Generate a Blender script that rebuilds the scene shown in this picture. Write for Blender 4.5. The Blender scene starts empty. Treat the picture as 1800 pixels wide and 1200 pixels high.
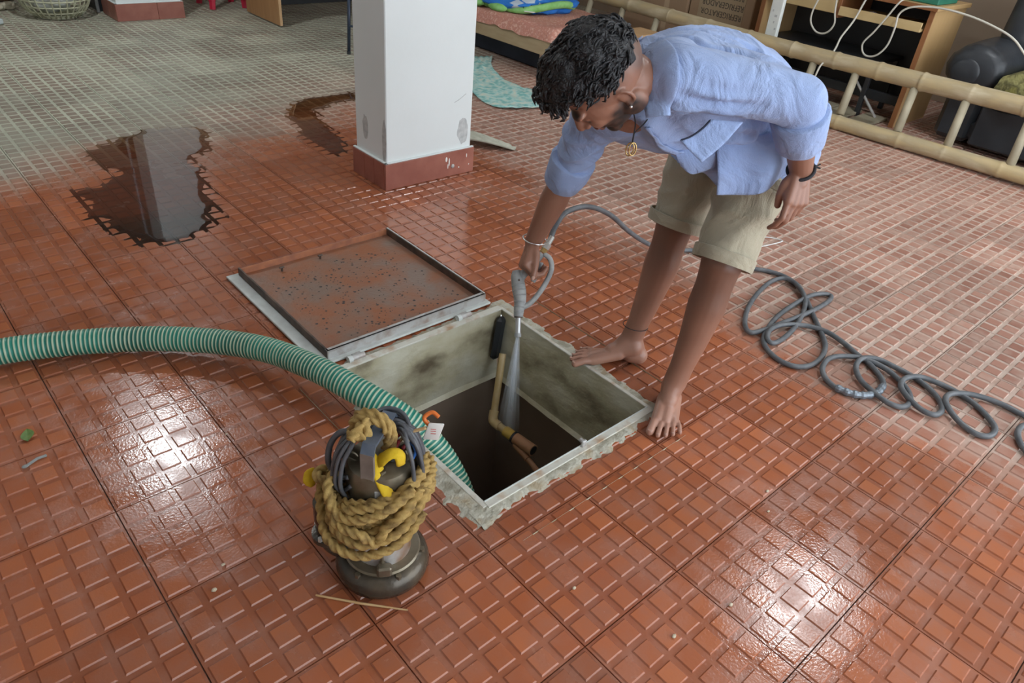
import bpy, bmesh, math, random
import numpy as np
from mathutils import Vector, Matrix, noise as mnoise

scene = bpy.context.scene
COL = scene.collection
random.seed(7)
rng = np.random.default_rng(7)

# ------------------------------------------------------------------ camera
cam_data = bpy.data.cameras.new('camera')
cam_data.sensor_fit = 'HORIZONTAL'
cam_data.sensor_width = 36.0
cam_data.lens = 36.0 * 1275.955 / 1800.0
cam_data.clip_start = 0.02
cam_data.clip_end = 200
cam = bpy.data.objects.new('camera', cam_data)
COL.objects.link(cam)
cam.location = (-0.16433, -1.37779, 1.30571)
cam.rotation_mode = 'XYZ'
cam.rotation_euler = (0.97546757, -0.08396081, -0.72269039)
scene.camera = cam

# ------------------------------------------------------------------ world / sky seen through the open sides
world = bpy.data.worlds.new('overcast_sky')
scene.world = world
world.use_nodes = True
wn = world.node_tree.nodes
bg = wn['Background']
bg.inputs['Color'].default_value = (0.86, 0.93, 1.0, 1)
bg.inputs['Strength'].default_value = 4.4

scene.view_settings.view_transform = 'Standard'
scene.view_settings.look = 'None'
scene.view_settings.gamma = 1.0
scene.view_settings.use_curve_mapping = False
scene.view_settings.exposure = -0.22

CEIL = 2.9
LAMPS = [('round_ceiling_lamp', (0.885, 3.40), 0.09, 60.0),
         ('round_ceiling_lamp', (3.68, -0.57), 0.22, 60.0)]

# ------------------------------------------------------------------ helpers
WORG = {}

def setp(o, label=None, cat=None, group=None, kind=None):
    if label: o['label'] = label
    if cat: o['category'] = cat
    if group: o['group'] = group
    if kind: o['kind'] = kind
    return o

def empty(name, loc, label=None, cat=None, group=None, kind=None):
    o = bpy.data.objects.new(name, None)
    o.empty_display_size = 0.05
    COL.objects.link(o)
    o.location = loc
    WORG[o.name] = Vector(loc)
    return setp(o, label, cat, group, kind)

def add(name, vf, mat, parent=None, smooth=False, label=None, cat=None, group=None, kind=None, colors=None, auto=None):
    v, f = vf
    v = np.asarray(v, float).reshape(-1, 3)
    lo, hi = v.min(0), v.max(0)
    org = Vector(((lo[0]+hi[0])/2, (lo[1]+hi[1])/2, lo[2]))
    me = bpy.data.meshes.new(name)
    me.from_pydata((v - np.array(org)).tolist(), [], [list(map(int, q)) for q in f])
    me.update()
    if mat: me.materials.append(mat)
    if smooth:
        me.polygons.foreach_set('use_smooth', [True]*len(me.polygons))
        if auto: me.set_sharp_from_angle(angle=auto)
    if colors is not None:
        a = me.color_attributes.new('col', 'FLOAT_COLOR', 'POINT')
        a.data.foreach_set('color', np.asarray(colors, np.float32).ravel())
    o = bpy.data.objects.new(name, me)
    COL.objects.link(o)
    WORG[o.name] = org
    if parent is not None:
        o.parent = parent
        o.location = org - WORG[parent.name]
    else:
        o.location = org
    return setp(o, label, cat, group, kind)

def merge(*vfs):
    V, F, n = [], [], 0
    for v, f in vfs:
        v = np.asarray(v, float).reshape(-1, 3)
        V.append(v); F += [[i+n for i in q] for q in f]; n += len(v)
    return np.concatenate(V), F

def rotm(axis, ang):
    return np.array(Matrix.Rotation(ang, 3, Vector(axis)))

def xf(vf, M=None, t=(0, 0, 0)):
    v = np.asarray(vf[0], float)
    if M is not None: v = v @ np.asarray(M).T
    return v + np.asarray(t, float), vf[1]

def box(c, s, bev=0.0, M=None, seg=1):
    bm = bmesh.new()
    bmesh.ops.create_cube(bm, size=1.0)
    for v in bm.verts: v.co = Vector((v.co.x*s[0], v.co.y*s[1], v.co.z*s[2]))
    if bev > 0:
        bmesh.ops.bevel(bm, geom=list(bm.edges), offset=min(bev, min(s)*0.45), segments=seg, affect='EDGES', profile=0.5)
    bm.verts.index_update()
    V = np.array([v.co[:] for v in bm.verts]); F = [[v.index for v in f.verts] for f in bm.faces]
    bm.free()
    if M is not None: V = V @ np.asarray(M).T
    return V + np.asarray(c, float), F

def box2(lo, hi, bev=0.0):
    lo, hi = np.asarray(lo, float), np.asarray(hi, float)
    return box((lo+hi)/2, hi-lo, bev)

def spline(pts, n=8, closed=False):
    P = np.asarray(pts, float)
    out = []
    m = len(P)
    rngi = range(m) if closed else range(m-1)
    for i in rngi:
        if closed:
            a, b, c, d = P[(i-1) % m], P[i], P[(i+1) % m], P[(i+2) % m]
        else:
            b, c = P[i], P[i+1]
            a = P[i-1] if i > 0 else 2*b-c
            d = P[i+2] if i+2 < m else 2*c-b
        for k in range(n):
            t = k/n
            out.append(0.5*((2*b)+(-a+c)*t+(2*a-5*b+4*c-d)*t*t+(-a+3*b-3*c+d)*t**3))
    if not closed: out.append(P[-1])
    return np.array(out)

def resample(path, step):
    P = np.asarray(path, float)
    d = np.r_[0, np.cumsum(np.linalg.norm(np.diff(P, axis=0), axis=1))]
    n = max(2, int(d[-1]/step)+1)
    s = np.linspace(0, d[-1], n)
    return np.stack([np.interp(s, d, P[:, k]) for k in range(3)], 1)

def frames(P, up=None, closed=False):
    T = np.gradient(P, axis=0)
    if closed:
        T = np.roll(P, -1, 0) - np.roll(P, 1, 0)
    T /= np.linalg.norm(T, axis=1, keepdims=True) + 1e-12
    if up is None:
        up = np.array([0, 0, 1.0]) if abs(T[0][2]) < 0.9 else np.array([1.0, 0, 0])
    U = np.zeros_like(P)
    u = np.asarray(up, float) - T[0]*np.dot(up, T[0]); u /= np.linalg.norm(u)
    for i in range(len(P)):
        u = u - T[i]*np.dot(u, T[i]); u /= np.linalg.norm(u) + 1e-12
        U[i] = u
    return T, U, np.cross(T, U)

def tube(path, r, n=8, cap=True, closed=False, lobes=0, lobe_amp=0.15, pitch=0.05, up=None, flat=1.0):
    P = np.asarray(path, float)
    m = len(P)
    rr = np.broadcast_to(np.asarray(r, float), (m,)) if np.ndim(r) <= 1 else r
    T, U, W = frames(P, up, closed)
    th = np.arange(n)*2*np.pi/n
    s = np.r_[0, np.cumsum(np.linalg.norm(np.diff(P, axis=0), axis=1))]
    V = []
    for i in range(m):
        q = np.ones(n)
        if lobes: q = 1+lobe_amp*np.cos(lobes*(th - 2*np.pi*s[i]/pitch/lobes*1.0))
        V.append(P[i] + rr[i]*q[:, None]*(np.cos(th)[:, None]*U[i] + flat*np.sin(th)[:, None]*W[i]))
    V = np.concatenate(V)
    F = []
    for i in range(m if closed else m-1):
        j = (i+1) % m
        for k in range(n):
            l = (k+1) % n
            F.append([i*n+k, i*n+l, j*n+l, j*n+k])
    if cap and not closed:
        F.append(list(range(n))[::-1]); F.append([(m-1)*n+k for k in range(n)])
    return V, F

def cyl(p0, p1, r0, r1=None, n=16):
    return tube(np.array([p0, p1], float), np.array([r0, r0 if r1 is None else r1]), n)

def lathe(profile, c=(0, 0, 0), n=32, M=None):
    V, F = [], []
    for r, z in profile:
        for k in range(n):
            a = 2*np.pi*k/n
            V.append((r*np.cos(a), r*np.sin(a), z))
    for i in range(len(profile)-1):
        for k in range(n):
            l = (k+1) % n
            F.append([i*n+k, i*n+l, (i+1)*n+l, (i+1)*n+k])
    F.append(list(range(n))[::-1]); F.append([(len(profile)-1)*n+k for k in range(n)])
    V = np.array(V)
    if M is not None: V = V @ np.asarray(M).T
    return V + np.asarray(c, float), F

def loft(rings, cap=True, closed=False):
    n = len(rings[0]); m = len(rings)
    V = np.concatenate([np.asarray(r, float) for r in rings]); F = []
    for i in range(m-1):
        for k in range(n if True else n-1):
            l = (k+1) % n
            F.append([i*n+k, i*n+l, (i+1)*n+l, (i+1)*n+k])
    if cap:
        F.append(list(range(n))[::-1]); F.append([(m-1)*n+k for k in range(n)])
    return V, F

def ell(c, a, b, n=24, p=2.0):
    """superellipse ring around c with half axes a, b (vectors)"""
    th = np.arange(n)*2*np.pi/n
    ct, st = np.cos(th), np.sin(th)
    x = np.sign(ct)*np.abs(ct)**(2/p); y = np.sign(st)*np.abs(st)**(2/p)
    return np.asarray(c, float) + x[:, None]*np.asarray(a, float) + y[:, None]*np.asarray(b, float)

def ellipsoid(c, r, M=None, nu=20, nv=12):
    prof = [(np.sin(np.pi*(i+0.02)/(nv+0.04)), -np.cos(np.pi*(i+0.02)/(nv+0.04))) for i in range(nv+1)]
    v, f = lathe(prof, n=nu)
    v = v*np.asarray(r, float)
    if M is not None: v = v @ np.asarray(M).T
    return v + np.asarray(c, float), f

def sheet(fn, nu, nv):
    V = [fn(i/(nu-1), j/(nv-1)) for j in range(nv) for i in range(nu)]
    F = [[j*nu+i, j*nu+i+1, (j+1)*nu+i+1, (j+1)*nu+i] for j in range(nv-1) for i in range(nu-1)]
    return np.array(V, float), F

def thick(vf, d):
    """closed shell of a sheet: copy offset along vertex normals, joined by a rim"""
    v = np.asarray(vf[0], float); f = vf[1]
    n = np.zeros_like(v)
    for q in f:
        a = np.cross(v[q[2]]-v[q[0]], v[q[-1]]-v[q[1]])
        for i in q: n[i] += a
    n /= np.linalg.norm(n, axis=1, keepdims=True)+1e-12
    m = len(v)
    cnt = {}
    for q in f:
        for a, b in zip(q, q[1:]+q[:1]):
            cnt[(a, b)] = 1
    rim = [[b, a, a+m, b+m] for (a, b) in cnt if (b, a) not in cnt]
    return np.concatenate([v+n*d/2, v-n*d/2]), [list(q) for q in f]+[[i+m for i in q][::-1] for q in f]+rim

def fbm(p, s, seed=0.0, oct=3):
    a, t = 1.0, 0.0
    q = Vector(p)*s + Vector((seed, seed*1.7, seed*0.3))
    for _ in range(oct):
        t += a*mnoise.noise(q); q = q*2.03; a *= 0.5
    return t

# ------------------------------------------------------------------ materials
def newmat(name):
    m = bpy.data.materials.new(name); m.use_nodes = True
    nt = m.node_tree
    return m, nt, nt.nodes['Principled BSDF'], nt.nodes, nt.links

def ramp(nodes, stops):
    r = nodes.new('ShaderNodeValToRGB')
    el = r.color_ramp.elements
    while len(el) < len(stops): el.new(0.5)
    for e, (p, c) in zip(el, stops):
        e.position = p; e.color = (*c, 1) if len(c) == 3 else c
    return r

def mat(name, c1, c2=None, rough=0.6, metal=0.0, scale=8.0, detail=4.0, bump=0.0, bscale=60.0, lo=0.35, hi=0.65, c3=None, rough2=None, spec=0.5, sheen=0.0, stretch=None, trans=0.0):
    m, nt, b, N, L = newmat(name)
    b.inputs['Roughness'].default_value = rough
    b.inputs['Metallic'].default_value = metal
    b.inputs['Specular IOR Level'].default_value = spec
    if sheen: b.inputs['Sheen Weight'].default_value = sheen
    if trans:
        b.inputs['Transmission Weight'].default_value = trans
    tc = N.new('ShaderNodeTexCoord')
    src = tc.outputs['Object']
    if stretch:
        mp = N.new('ShaderNodeMapping'); mp.inputs['Scale'].default_value = stretch
        L.new(src, mp.inputs['Vector']); src = mp.outputs['Vector']
    if c2 is not None:
        nz = N.new('ShaderNodeTexNoise'); nz.inputs['Scale'].default_value = scale; nz.inputs['Detail'].default_value = detail
        L.new(src, nz.inputs['Vector'])
        stops = [(lo, c1), (hi, c2)] if c3 is None else [(lo, c1), ((lo+hi)/2, c2), (hi, c3)]
        r = ramp(N, stops)
        L.new(nz.outputs['Fac'], r.inputs['Fac']); L.new(r.outputs['Color'], b.inputs['Base Color'])
        if rough2 is not None:
            mr = N.new('ShaderNodeMapRange'); mr.inputs['From Min'].default_value = lo; mr.inputs['From Max'].default_value = hi
            mr.inputs['To Min'].default_value = rough; mr.inputs['To Max'].default_value = rough2
            L.new(nz.outputs['Fac'], mr.inputs['Value']); L.new(mr.outputs['Result'], b.inputs['Roughness'])
    else:
        b.inputs['Base Color'].default_value = (*c1, 1)
    if bump:
        n2 = N.new('ShaderNodeTexNoise'); n2.inputs['Scale'].default_value = bscale; n2.inputs['Detail'].default_value = 5
        L.new(src, n2.inputs['Vector'])
        bp = N.new('ShaderNodeBump'); bp.inputs['Strength'].default_value = bump; bp.inputs['Distance'].default_value = 0.01
        L.new(n2.outputs['Fac'], bp.inputs['Height']); L.new(bp.outputs['Normal'], b.inputs['Normal'])
    return m

def math_node(N, L, op, a, b=None, clamp=False):
    x = N.new('ShaderNodeMath'); x.operation = op; x.use_clamp = clamp
    for i, q in enumerate((a, b)):
        if q is None: continue
        if isinstance(q, (int, float)): x.inputs[i].default_value = q
        else: L.new(q, x.inputs[i])
    return x.outputs[0]

def mixc(N, L, fac, a, b):
    x = N.new('ShaderNodeMix'); x.data_type = 'RGBA'
    for s, q in ((x.inputs[0], fac), (x.inputs[6], a), (x.inputs[7], b)):
        if isinstance(q, (int, float)): s.default_value = q
        elif isinstance(q, tuple): s.default_value = (*q, 1)
        else: L.new(q, s)
    return x.outputs[2]

def smoothstep(N, L, v, a, b, t0=0.0, t1=1.0):
    x = N.new('ShaderNodeMapRange'); x.interpolation_type = 'SMOOTHSTEP'
    L.new(v, x.inputs['Value'])
    x.inputs['From Min'].default_value = a; x.inputs['From Max'].default_value = b
    x.inputs['To Min'].default_value = t0; x.inputs['To Max'].default_value = t1
    return x.outputs['Result']

def tile_material():
    """glazed red embossed tile: damp around the pit, dusty towards the far and right sides"""
    m, nt, b, N, L = newmat('red_embossed_tile')
    geo = N.new('ShaderNodeNewGeometry')
    sep = N.new('ShaderNodeSeparateXYZ'); L.new(geo.outputs['Position'], sep.inputs[0])
    X, Y, Z = sep.outputs
    n1 = N.new('ShaderNodeTexNoise'); n1.inputs['Scale'].default_value = 1.3; n1.inputs['Detail'].default_value = 6; n1.inputs['Roughness'].default_value = 0.62
    L.new(geo.outputs['Position'], n1.inputs['Vector'])
    n2 = N.new('ShaderNodeTexNoise'); n2.inputs['Scale'].default_value = 9; n2.inputs['Detail'].default_value = 5; n2.inputs['Roughness'].default_value = 0.6
    L.new(geo.outputs['Position'], n2.inputs['Vector'])
    n3 = N.new('ShaderNodeTexNoise'); n3.inputs['Scale'].default_value = 160; n3.inputs['Detail'].default_value = 3
    L.new(geo.outputs['Position'], n3.inputs['Vector'])
    # white noise per tile and per pad
    def cell(step, off):
        vm = N.new('ShaderNodeVectorMath'); vm.operation = 'SCALE'; vm.inputs['Scale'].default_value = 1.0/step
        L.new(geo.outputs['Position'], vm.inputs[0])
        fl = N.new('ShaderNodeVectorMath'); fl.operation = 'FLOOR'; L.new(vm.outputs[0], fl.inputs[0])
        s2 = N.new('ShaderNodeSeparateXYZ'); L.new(fl.outputs[0], s2.inputs[0])
        cb = N.new('ShaderNodeCombineXYZ'); L.new(s2.outputs[0], cb.inputs[0]); L.new(s2.outputs[1], cb.inputs[1]); cb.inputs[2].default_value = off
        w = N.new('ShaderNodeTexWhiteNoise'); L.new(cb.outputs[0], w.inputs['Vector'])
        return w.outputs['Value']
    wt, wp = cell(0.3, 3.0), cell(0.06, 9.0)
    # dryness: right side (x) and far side (y)
    big = math_node(N, L, 'MULTIPLY', math_node(N, L, 'SUBTRACT', n1.outputs['Fac'], 0.5), 1.5)
    fx = math_node(N, L, 'ADD', X, math_node(N, L, 'MULTIPLY', Y, -0.10))
    dx = smoothstep(N, L, math_node(N, L, 'ADD', fx, big), 1.70, 2.35)
    dy = smoothstep(N, L, math_node(N, L, 'ADD', Y, big), 1.75, 2.45)
    dry = math_node(N, L, 'MAXIMUM', dx, dy)
    far = smoothstep(N, L, math_node(N, L, 'SUBTRACT', Y, math_node(N, L, 'MULTIPLY', X, 0.35)), 1.0, 2.6)
    pad = smoothstep(N, L, Z, -0.0024, -0.0006)
    # colours
    wet_pad = mixc(N, L, wp, (0.34, 0.098, 0.040), (0.43, 0.136, 0.056))
    wet_pad = mixc(N, L, smoothstep(N, L, n2.outputs['Fac'], 0.35, 0.75), wet_pad, (0.35, 0.130, 0.074))
    wet_gr = mixc(N, L, smoothstep(N, L, n2.outputs['Fac'], 0.4, 0.65), (0.315, 0.100, 0.047), (0.345, 0.135, 0.080))
    dry_pad = mixc(N, L, wp, (0.30, 0.135, 0.095), (0.40, 0.20, 0.145))
    dry_pad = mixc(N, L, far, dry_pad, (0.25, 0.20, 0.155))
    dry_pad = mixc(N, L, math_node(N, L, 'MULTIPLY', smoothstep(N, L, n2.outputs['Fac'], 0.40, 0.72), math_node(N, L, 'SUBTRACT', 1.0, far)), dry_pad, (0.42, 0.28, 0.22))
    dry_gr = mixc(N, L, far, (0.54, 0.42, 0.35), (0.46, 0.47, 0.37))
    dry_gr = mixc(N, L, math_node(N, L, 'MULTIPLY', smoothstep(N, L, n2.outputs['Fac'], 0.35, 0.7), math_node(N, L, 'SUBTRACT', 1.0, far)), dry_gr, (0.40, 0.26, 0.20))
    n4 = N.new('ShaderNodeTexNoise'); n4.inputs['Scale'].default_value = 2.2; n4.inputs['Detail'].default_value = 4
    L.new(geo.outputs['Position'], n4.inputs['Vector'])
    dust = math_node(N, L, 'MULTIPLY', smoothstep(N, L, n4.outputs['Fac'], 0.38, 0.62), far)
    dry_pad = mixc(N, L, math_node(N, L, 'MULTIPLY', dust, 0.55), dry_pad, (0.42, 0.42, 0.33))
    col_pad = mixc(N, L, dry, wet_pad, dry_pad)
    col_gr = mixc(N, L, dry, wet_gr, dry_gr)
    col = mixc(N, L, pad, col_gr, col_pad)
    tint = N.new('ShaderNodeMix'); tint.data_type = 'RGBA'; tint.blend_type = 'MULTIPLY'
    tint.inputs[0].default_value = 1.0
    L.new(col, tint.inputs[6])
    tv = smoothstep(N, L, wt, 0.0, 1.0, 0.86, 1.10)
    cb = N.new('ShaderNodeCombineColor'); [L.new(tv, cb.inputs[i]) for i in range(3)]
    L.new(cb.outputs[0], tint.inputs[7])
    L.new(tint.outputs[2], b.inputs['Base Color'])
    # roughness: wet film patches are glossy
    rw = smoothstep(N, L, n2.outputs['Fac'], 0.35, 0.7, 0.11, 0.30)
    rd = smoothstep(N, L, n2.outputs['Fac'], 0.35, 0.7, 0.46, 0.62)
    rx = N.new('ShaderNodeMix'); L.new(dry, rx.inputs[0]); L.new(rw, rx.inputs[2]); L.new(rd, rx.inputs[3])
    def blob(c, r0, r1):
        dn = N.new('ShaderNodeVectorMath'); dn.operation = 'DISTANCE'; L.new(geo.outputs['Position'], dn.inputs[0]); dn.inputs[1].default_value = c
        return smoothstep(N, L, math_node(N, L, 'ADD', dn.outputs['Value'], math_node(N, L, 'MULTIPLY', big, 0.5)), r1, r0)
    film = math_node(N, L, 'MAXIMUM', blob((1.62, .72, 0), .30, .62), blob((1.08, 1.40, 0), .30, .60))
    rf = N.new('ShaderNodeMix'); L.new(film, rf.inputs[0]); L.new(rx.outputs[0], rf.inputs[2]); rf.inputs[3].default_value = .09
    L.new(rf.outputs[0], b.inputs['Roughness'])
    L.new(smoothstep(N, L, film, 0, 1, .5, .9), b.inputs['Specular IOR Level'])
    bp = N.new('ShaderNodeBump'); bp.inputs['Distance'].default_value = 0.004
    bp.inputs['Strength'].default_value = 0.10
    L.new(n3.outputs['Fac'], bp.inputs['Height']); L.new(bp.outputs['Normal'], b.inputs['Normal'])
    return m

def water_material(name, tint, rough, ior=1.33, gloss=.55):
    m = bpy.data.materials.new(name); m.use_nodes = True
    nt = m.node_tree; N, L = nt.nodes, nt.links
    N.remove(N['Principled BSDF'])
    tr = N.new('ShaderNodeBsdfTransparent'); tr.inputs[0].default_value = (*tint, 1)
    gl = N.new('ShaderNodeBsdfGlossy'); gl.inputs['Roughness'].default_value = rough; gl.inputs[0].default_value = (gloss, gloss, gloss, 1)
    fr = N.new('ShaderNodeFresnel'); fr.inputs['IOR'].default_value = ior
    mx = N.new('ShaderNodeMixShader')
    L.new(fr.outputs[0], mx.inputs[0]); L.new(tr.outputs[0], mx.inputs[1]); L.new(gl.outputs[0], mx.inputs[2])
    L.new(mx.outputs[0], N['Material Output'].inputs['Surface'])
    return m

M = {}
M['tile'] = tile_material()
M['grout'] = mat('joint_grout', (0.11, 0.055, 0.038), (0.30, 0.21, 0.16), rough=0.8, scale=3)
M['puddle'] = water_material('standing_water', (0.66, 0.50, 0.38), 0.03, ior=1.75, gloss=1.0)
M['film'] = water_material('water_film', (1.0, 0.99, 0.98), 0.12, ior=1.5, gloss=1.0)
M['white_wall'] = mat('white_distemper', (0.72, 0.77, 0.77), (0.65, 0.70, 0.69), rough=0.65, scale=1.6, lo=0.4, hi=0.75, bump=0.05, bscale=40)
M['smudge'] = mat('grey_smudge', (0.40, 0.42, 0.42), (0.55, 0.57, 0.56), rough=0.8, scale=40)
M['skirt'] = mat('red_skirting_tile', (0.26, 0.085, 0.06), (0.36, 0.14, 0.10), rough=0.32, scale=7, bump=0.05)
M['white_chip'] = mat('white_paint_drips', (0.75, 0.74, 0.70), rough=0.7)
M['ceiling'] = mat('ceiling_plaster', (0.76, 0.77, 0.74), (0.70, 0.71, 0.69), rough=0.9, scale=1.0)
M['far_wall'] = mat('brown_plaster', (0.42, 0.34, 0.27), (0.50, 0.42, 0.34), rough=0.8, scale=1.2)
M['beige_wall'] = mat('beige_plaster', (0.36, 0.27, 0.19), (0.30, 0.22, 0.155), rough=0.85, scale=1.5)
M['cement'] = mat('rough_cement', (0.30, 0.28, 0.21), (0.50, 0.485, 0.40), rough=0.75, scale=22, detail=8, bump=0.6, bscale=90, c3=(0.40, 0.33, 0.22))
M['pit_wall'] = mat('stained_pit_plaster', (0.13, 0.10, 0.06), (0.44, 0.40, 0.27), c3=(.56, .54, .43), rough=0.6, scale=5, detail=9, lo=0.30, hi=0.64, bump=0.35, bscale=35, stretch=(1, 1, 1.6))
M['tank'] = mat('tank_wall', (0.27, 0.20, 0.15), (0.38, 0.29, 0.22), rough=0.7, scale=3, detail=6)
M['tank_water'] = mat('dark_tank_water', (0.012, 0.011, 0.012), rough=0.06)
M['rust_plate'] = mat('rusty_plate', (0.29, 0.105, 0.045), (0.215, 0.145, 0.11), rough=0.55, rough2=0.38, scale=7, detail=8, lo=0.38, hi=0.62, bump=0.25, bscale=70)
M['rust_rim'] = mat('rust_orange', (0.42, 0.16, 0.075), (0.30, 0.12, 0.07), rough=0.7, scale=25, bump=0.3)
M['grey_steel'] = mat('worn_painted_steel', (0.50, 0.50, 0.49), (0.34, 0.27, 0.23), rough=0.45, metal=0.3, scale=28, detail=7, lo=0.45, hi=0.7, bump=0.2)
M['dark_steel'] = mat('dark_oxidised_steel', (0.055, 0.045, 0.04), (0.15, 0.10, 0.075), rough=0.5, metal=0.4, scale=20)
M['flange'] = mat('pale_painted_flange', (0.62, 0.66, 0.64), (0.48, 0.50, 0.48), rough=0.5, scale=14, bump=0.1)
M['pit_edge'] = mat('pale_painted_angle', (0.60, 0.59, 0.52), (0.42, 0.27, 0.16), rough=0.6, scale=18, detail=8, lo=0.5, hi=0.72, bump=0.3)

# ------------------------------------------------------------------ floor: slab, tiles, pit
HX0, HX1, HY0, HY1 = 0.68, 1.295, -0.485, 0.165     # pit opening
FX0, FX1, FY0, FY1 = -2.4, 6.3, -3.3, 8.4

def rect_minus(r, h):
    x0, x1, y0, y1 = r; a, b, c, d = h
    if x1 <= a or x0 >= b or y1 <= c or y0 >= d: return [r]
    out = []
    if x0 < a: out.append((x0, a, y0, y1))
    if x1 > b: out.append((b, x1, y0, y1))
    m0, m1 = max(x0, a), min(x1, b)
    if y0 < c: out.append((m0, m1, y0, c))
    if y1 > d: out.append((m0, m1, d, y1))
    return out

def plate(r, z0, z1, bev):
    x0, x1, y0, y1 = r
    b = min(bev, (x1-x0)*0.4, (y1-y0)*0.4)
    v = [(x0, y0, z0), (x1, y0, z0), (x1, y1, z0), (x0, y1, z0),
         (x0+b, y0+b, z1), (x1-b, y0+b, z1), (x1-b, y1-b, z1), (x0+b, y1-b, z1)]
    f = [[4, 5, 6, 7]] + [[k, (k+1) % 4, 4+(k+1) % 4, 4+k] for k in range(4)]
    return np.array(v), f

floor_v = [plate(r, -0.03, -0.009, 0.0) for r in rect_minus((FX0, FX1, FY0, FY1), (HX0-.012, HX1+.012, HY0-.012, HY1+.012))]
floor = add('floor', merge(*floor_v), M['grout'], kind='structure', label='red embossed square-pad tiled floor, damp around the open pit')

def tile_geo(ix, iy, hole=None):
    X0, Y0 = ix*0.3, iy*0.3
    parts = []
    rs = [(X0+0.0008, X0+0.2992, Y0+0.0008, Y0+0.2992)]
    if hole: rs = rect_minus(rs[0], hole)
    for r in rs: parts.append(plate(r, -0.0085, -0.0030, 0.0006))
    for a in range(5):
        for c in range(5):
            x0, y0 = X0+0.06*a+0.0065, Y0+0.06*c+0.0065
            r = (x0, x0+0.047, y0, y0+0.047)
            for q in (rect_minus(r, hole) if hole else [r]):
                if q[1]-q[0] > 0.006 and q[3]-q[2] > 0.006: parts.append(plate(q, -0.0030, 0.0, 0.0026))
    return merge(*parts)

camR = np.array(cam.rotation_euler.to_matrix())
camC = np.array(cam.location)
def facing(ix, iy):
    """rough visible size of a tile, for choosing which tiles become parts"""
    c = np.array([ix*0.3+0.15, iy*0.3+0.15, 0.0])
    q = (c-camC) @ camR
    if q[2] > -0.3: return 0
    u, w = 1275.955*q[0]/-q[2], 1275.955*q[1]/-q[2]
    if abs(u) > 980 or abs(w) > 700: return 0
    d = np.linalg.norm(c-camC)
    return 1.0/(d*d)*abs(c[2]-camC[2])/d

HOLE = (HX0-0.015, HX1+0.015, HY0-0.015, HY1+0.015)
tiles = []
for ix in range(int(FX0/0.3), int(FX1/0.3)):
    for iy in range(int(FY0/0.3), int(FY1/0.3)):
        x0, x1, y0, y1 = ix*.3, ix*.3+.3, iy*.3, iy*.3+.3
        if x0 >= HOLE[0] and x1 <= HOLE[1] and y0 >= HOLE[2] and y1 <= HOLE[3]: continue
        if x0 > 1.5 and x1 < 1.99 and y0 > 1.26 and y1 < 1.46: continue
        tiles.append((facing(ix, iy), ix, iy))
tiles.sort(reverse=True)
std = tile_geo(0, 0)
std_me = None
rest = []
for k, (s, ix, iy) in enumerate(tiles):
    x0, x1, y0, y1 = ix*.3, ix*.3+.3, iy*.3, iy*.3+.3
    cut = not (x1 <= HOLE[0] or x0 >= HOLE[1] or y1 <= HOLE[2] or y0 >= HOLE[3])
    if k < 300 and s > 0:
        if cut:
            g = tile_geo(ix, iy, HOLE)
            if len(g[0]): add('floor_tile', g, M['tile'], floor)
        elif std_me is None:
            o = add('floor_tile', xf(std, None, (x0, y0, 0)), M['tile'], floor); std_me = o.data
            base = Vector((x0, y0, 0)); off = WORG[o.name]-base
        else:
            o = bpy.data.objects.new('floor_tile', std_me); COL.objects.link(o)
            o.parent = floor; o.location = Vector((x0, y0, 0))+off-WORG[floor.name]
    else:
        rest.append(tile_geo(ix, iy, HOLE) if cut else xf(std, None, (x0, y0, 0)))
V = np.concatenate([r[0] for r in rest]); F = []; nn = 0
for r in rest:
    F += [[i+nn for i in q] for q in r[1]]; nn += len(r[0])
add('floor_tiles', (V, F), M['tile'], floor, kind='stuff')

# pit neck walls, tank below
T0 = 0.14
pit = empty('wall_pit', ((HX0+HX1)/2, (HY0+HY1)/2, -0.28), kind='structure', label='rendered concrete neck and dark tank of the open floor pit')
def pit_face(axis, at, a0, a1, sgn, name):
    """slightly uneven plastered wall: inner face displaced"""
    def fn(u, w):
        a = a0+(a1-a0)*u; z = 0.001-0.275*w
        d = 0.006*fbm((a*3, z*3, at), 2.2, 4.0)*min(1.0, max(0.0, (w-0.12)*6))-(0.0 if w > 0.12 else 0.001)
        if w > 0.97: d += 0.012
        return (a, at+sgn*d, z) if axis == 'y' else (at+sgn*d, a, z)
    inner = sheet(fn, 40, 24)
    def fo(u, w):
        a = a0+(a1-a0)*u; z = 0.001-0.275*w
        return (a, at-sgn*T0, z) if axis == 'y' else (at-sgn*T0, a, z)
    outer = sheet(fo, 2, 2)
    bot = sheet(lambda u, w: ((a0+(a1-a0)*u, at+sgn*(0.012-(T0+0.012)*w), -0.274) if axis == 'y' else (at+sgn*(0.012-(T0+0.012)*w), a0+(a1-a0)*u, -0.274)), 2, 2)
    add(name, merge(inner, outer, bot), M['pit_wall'], pit, smooth=True, auto=0.7)
pit_face('y', HY1, HX0, HX1, -1, 'neck_wall')
pit_face('y', HY0, HX0, HX1, 1, 'neck_wall')
pit_face('x', HX0, HY0, HY1, 1, 'neck_wall')
pit_face('x', HX1, HY0, HY1, -1, 'neck_wall')
tx0, tx1, ty0, ty1, tz = HX0-0.45, HX1+0.06, HY0-0.35, HY1+0.03, -1.35
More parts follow.
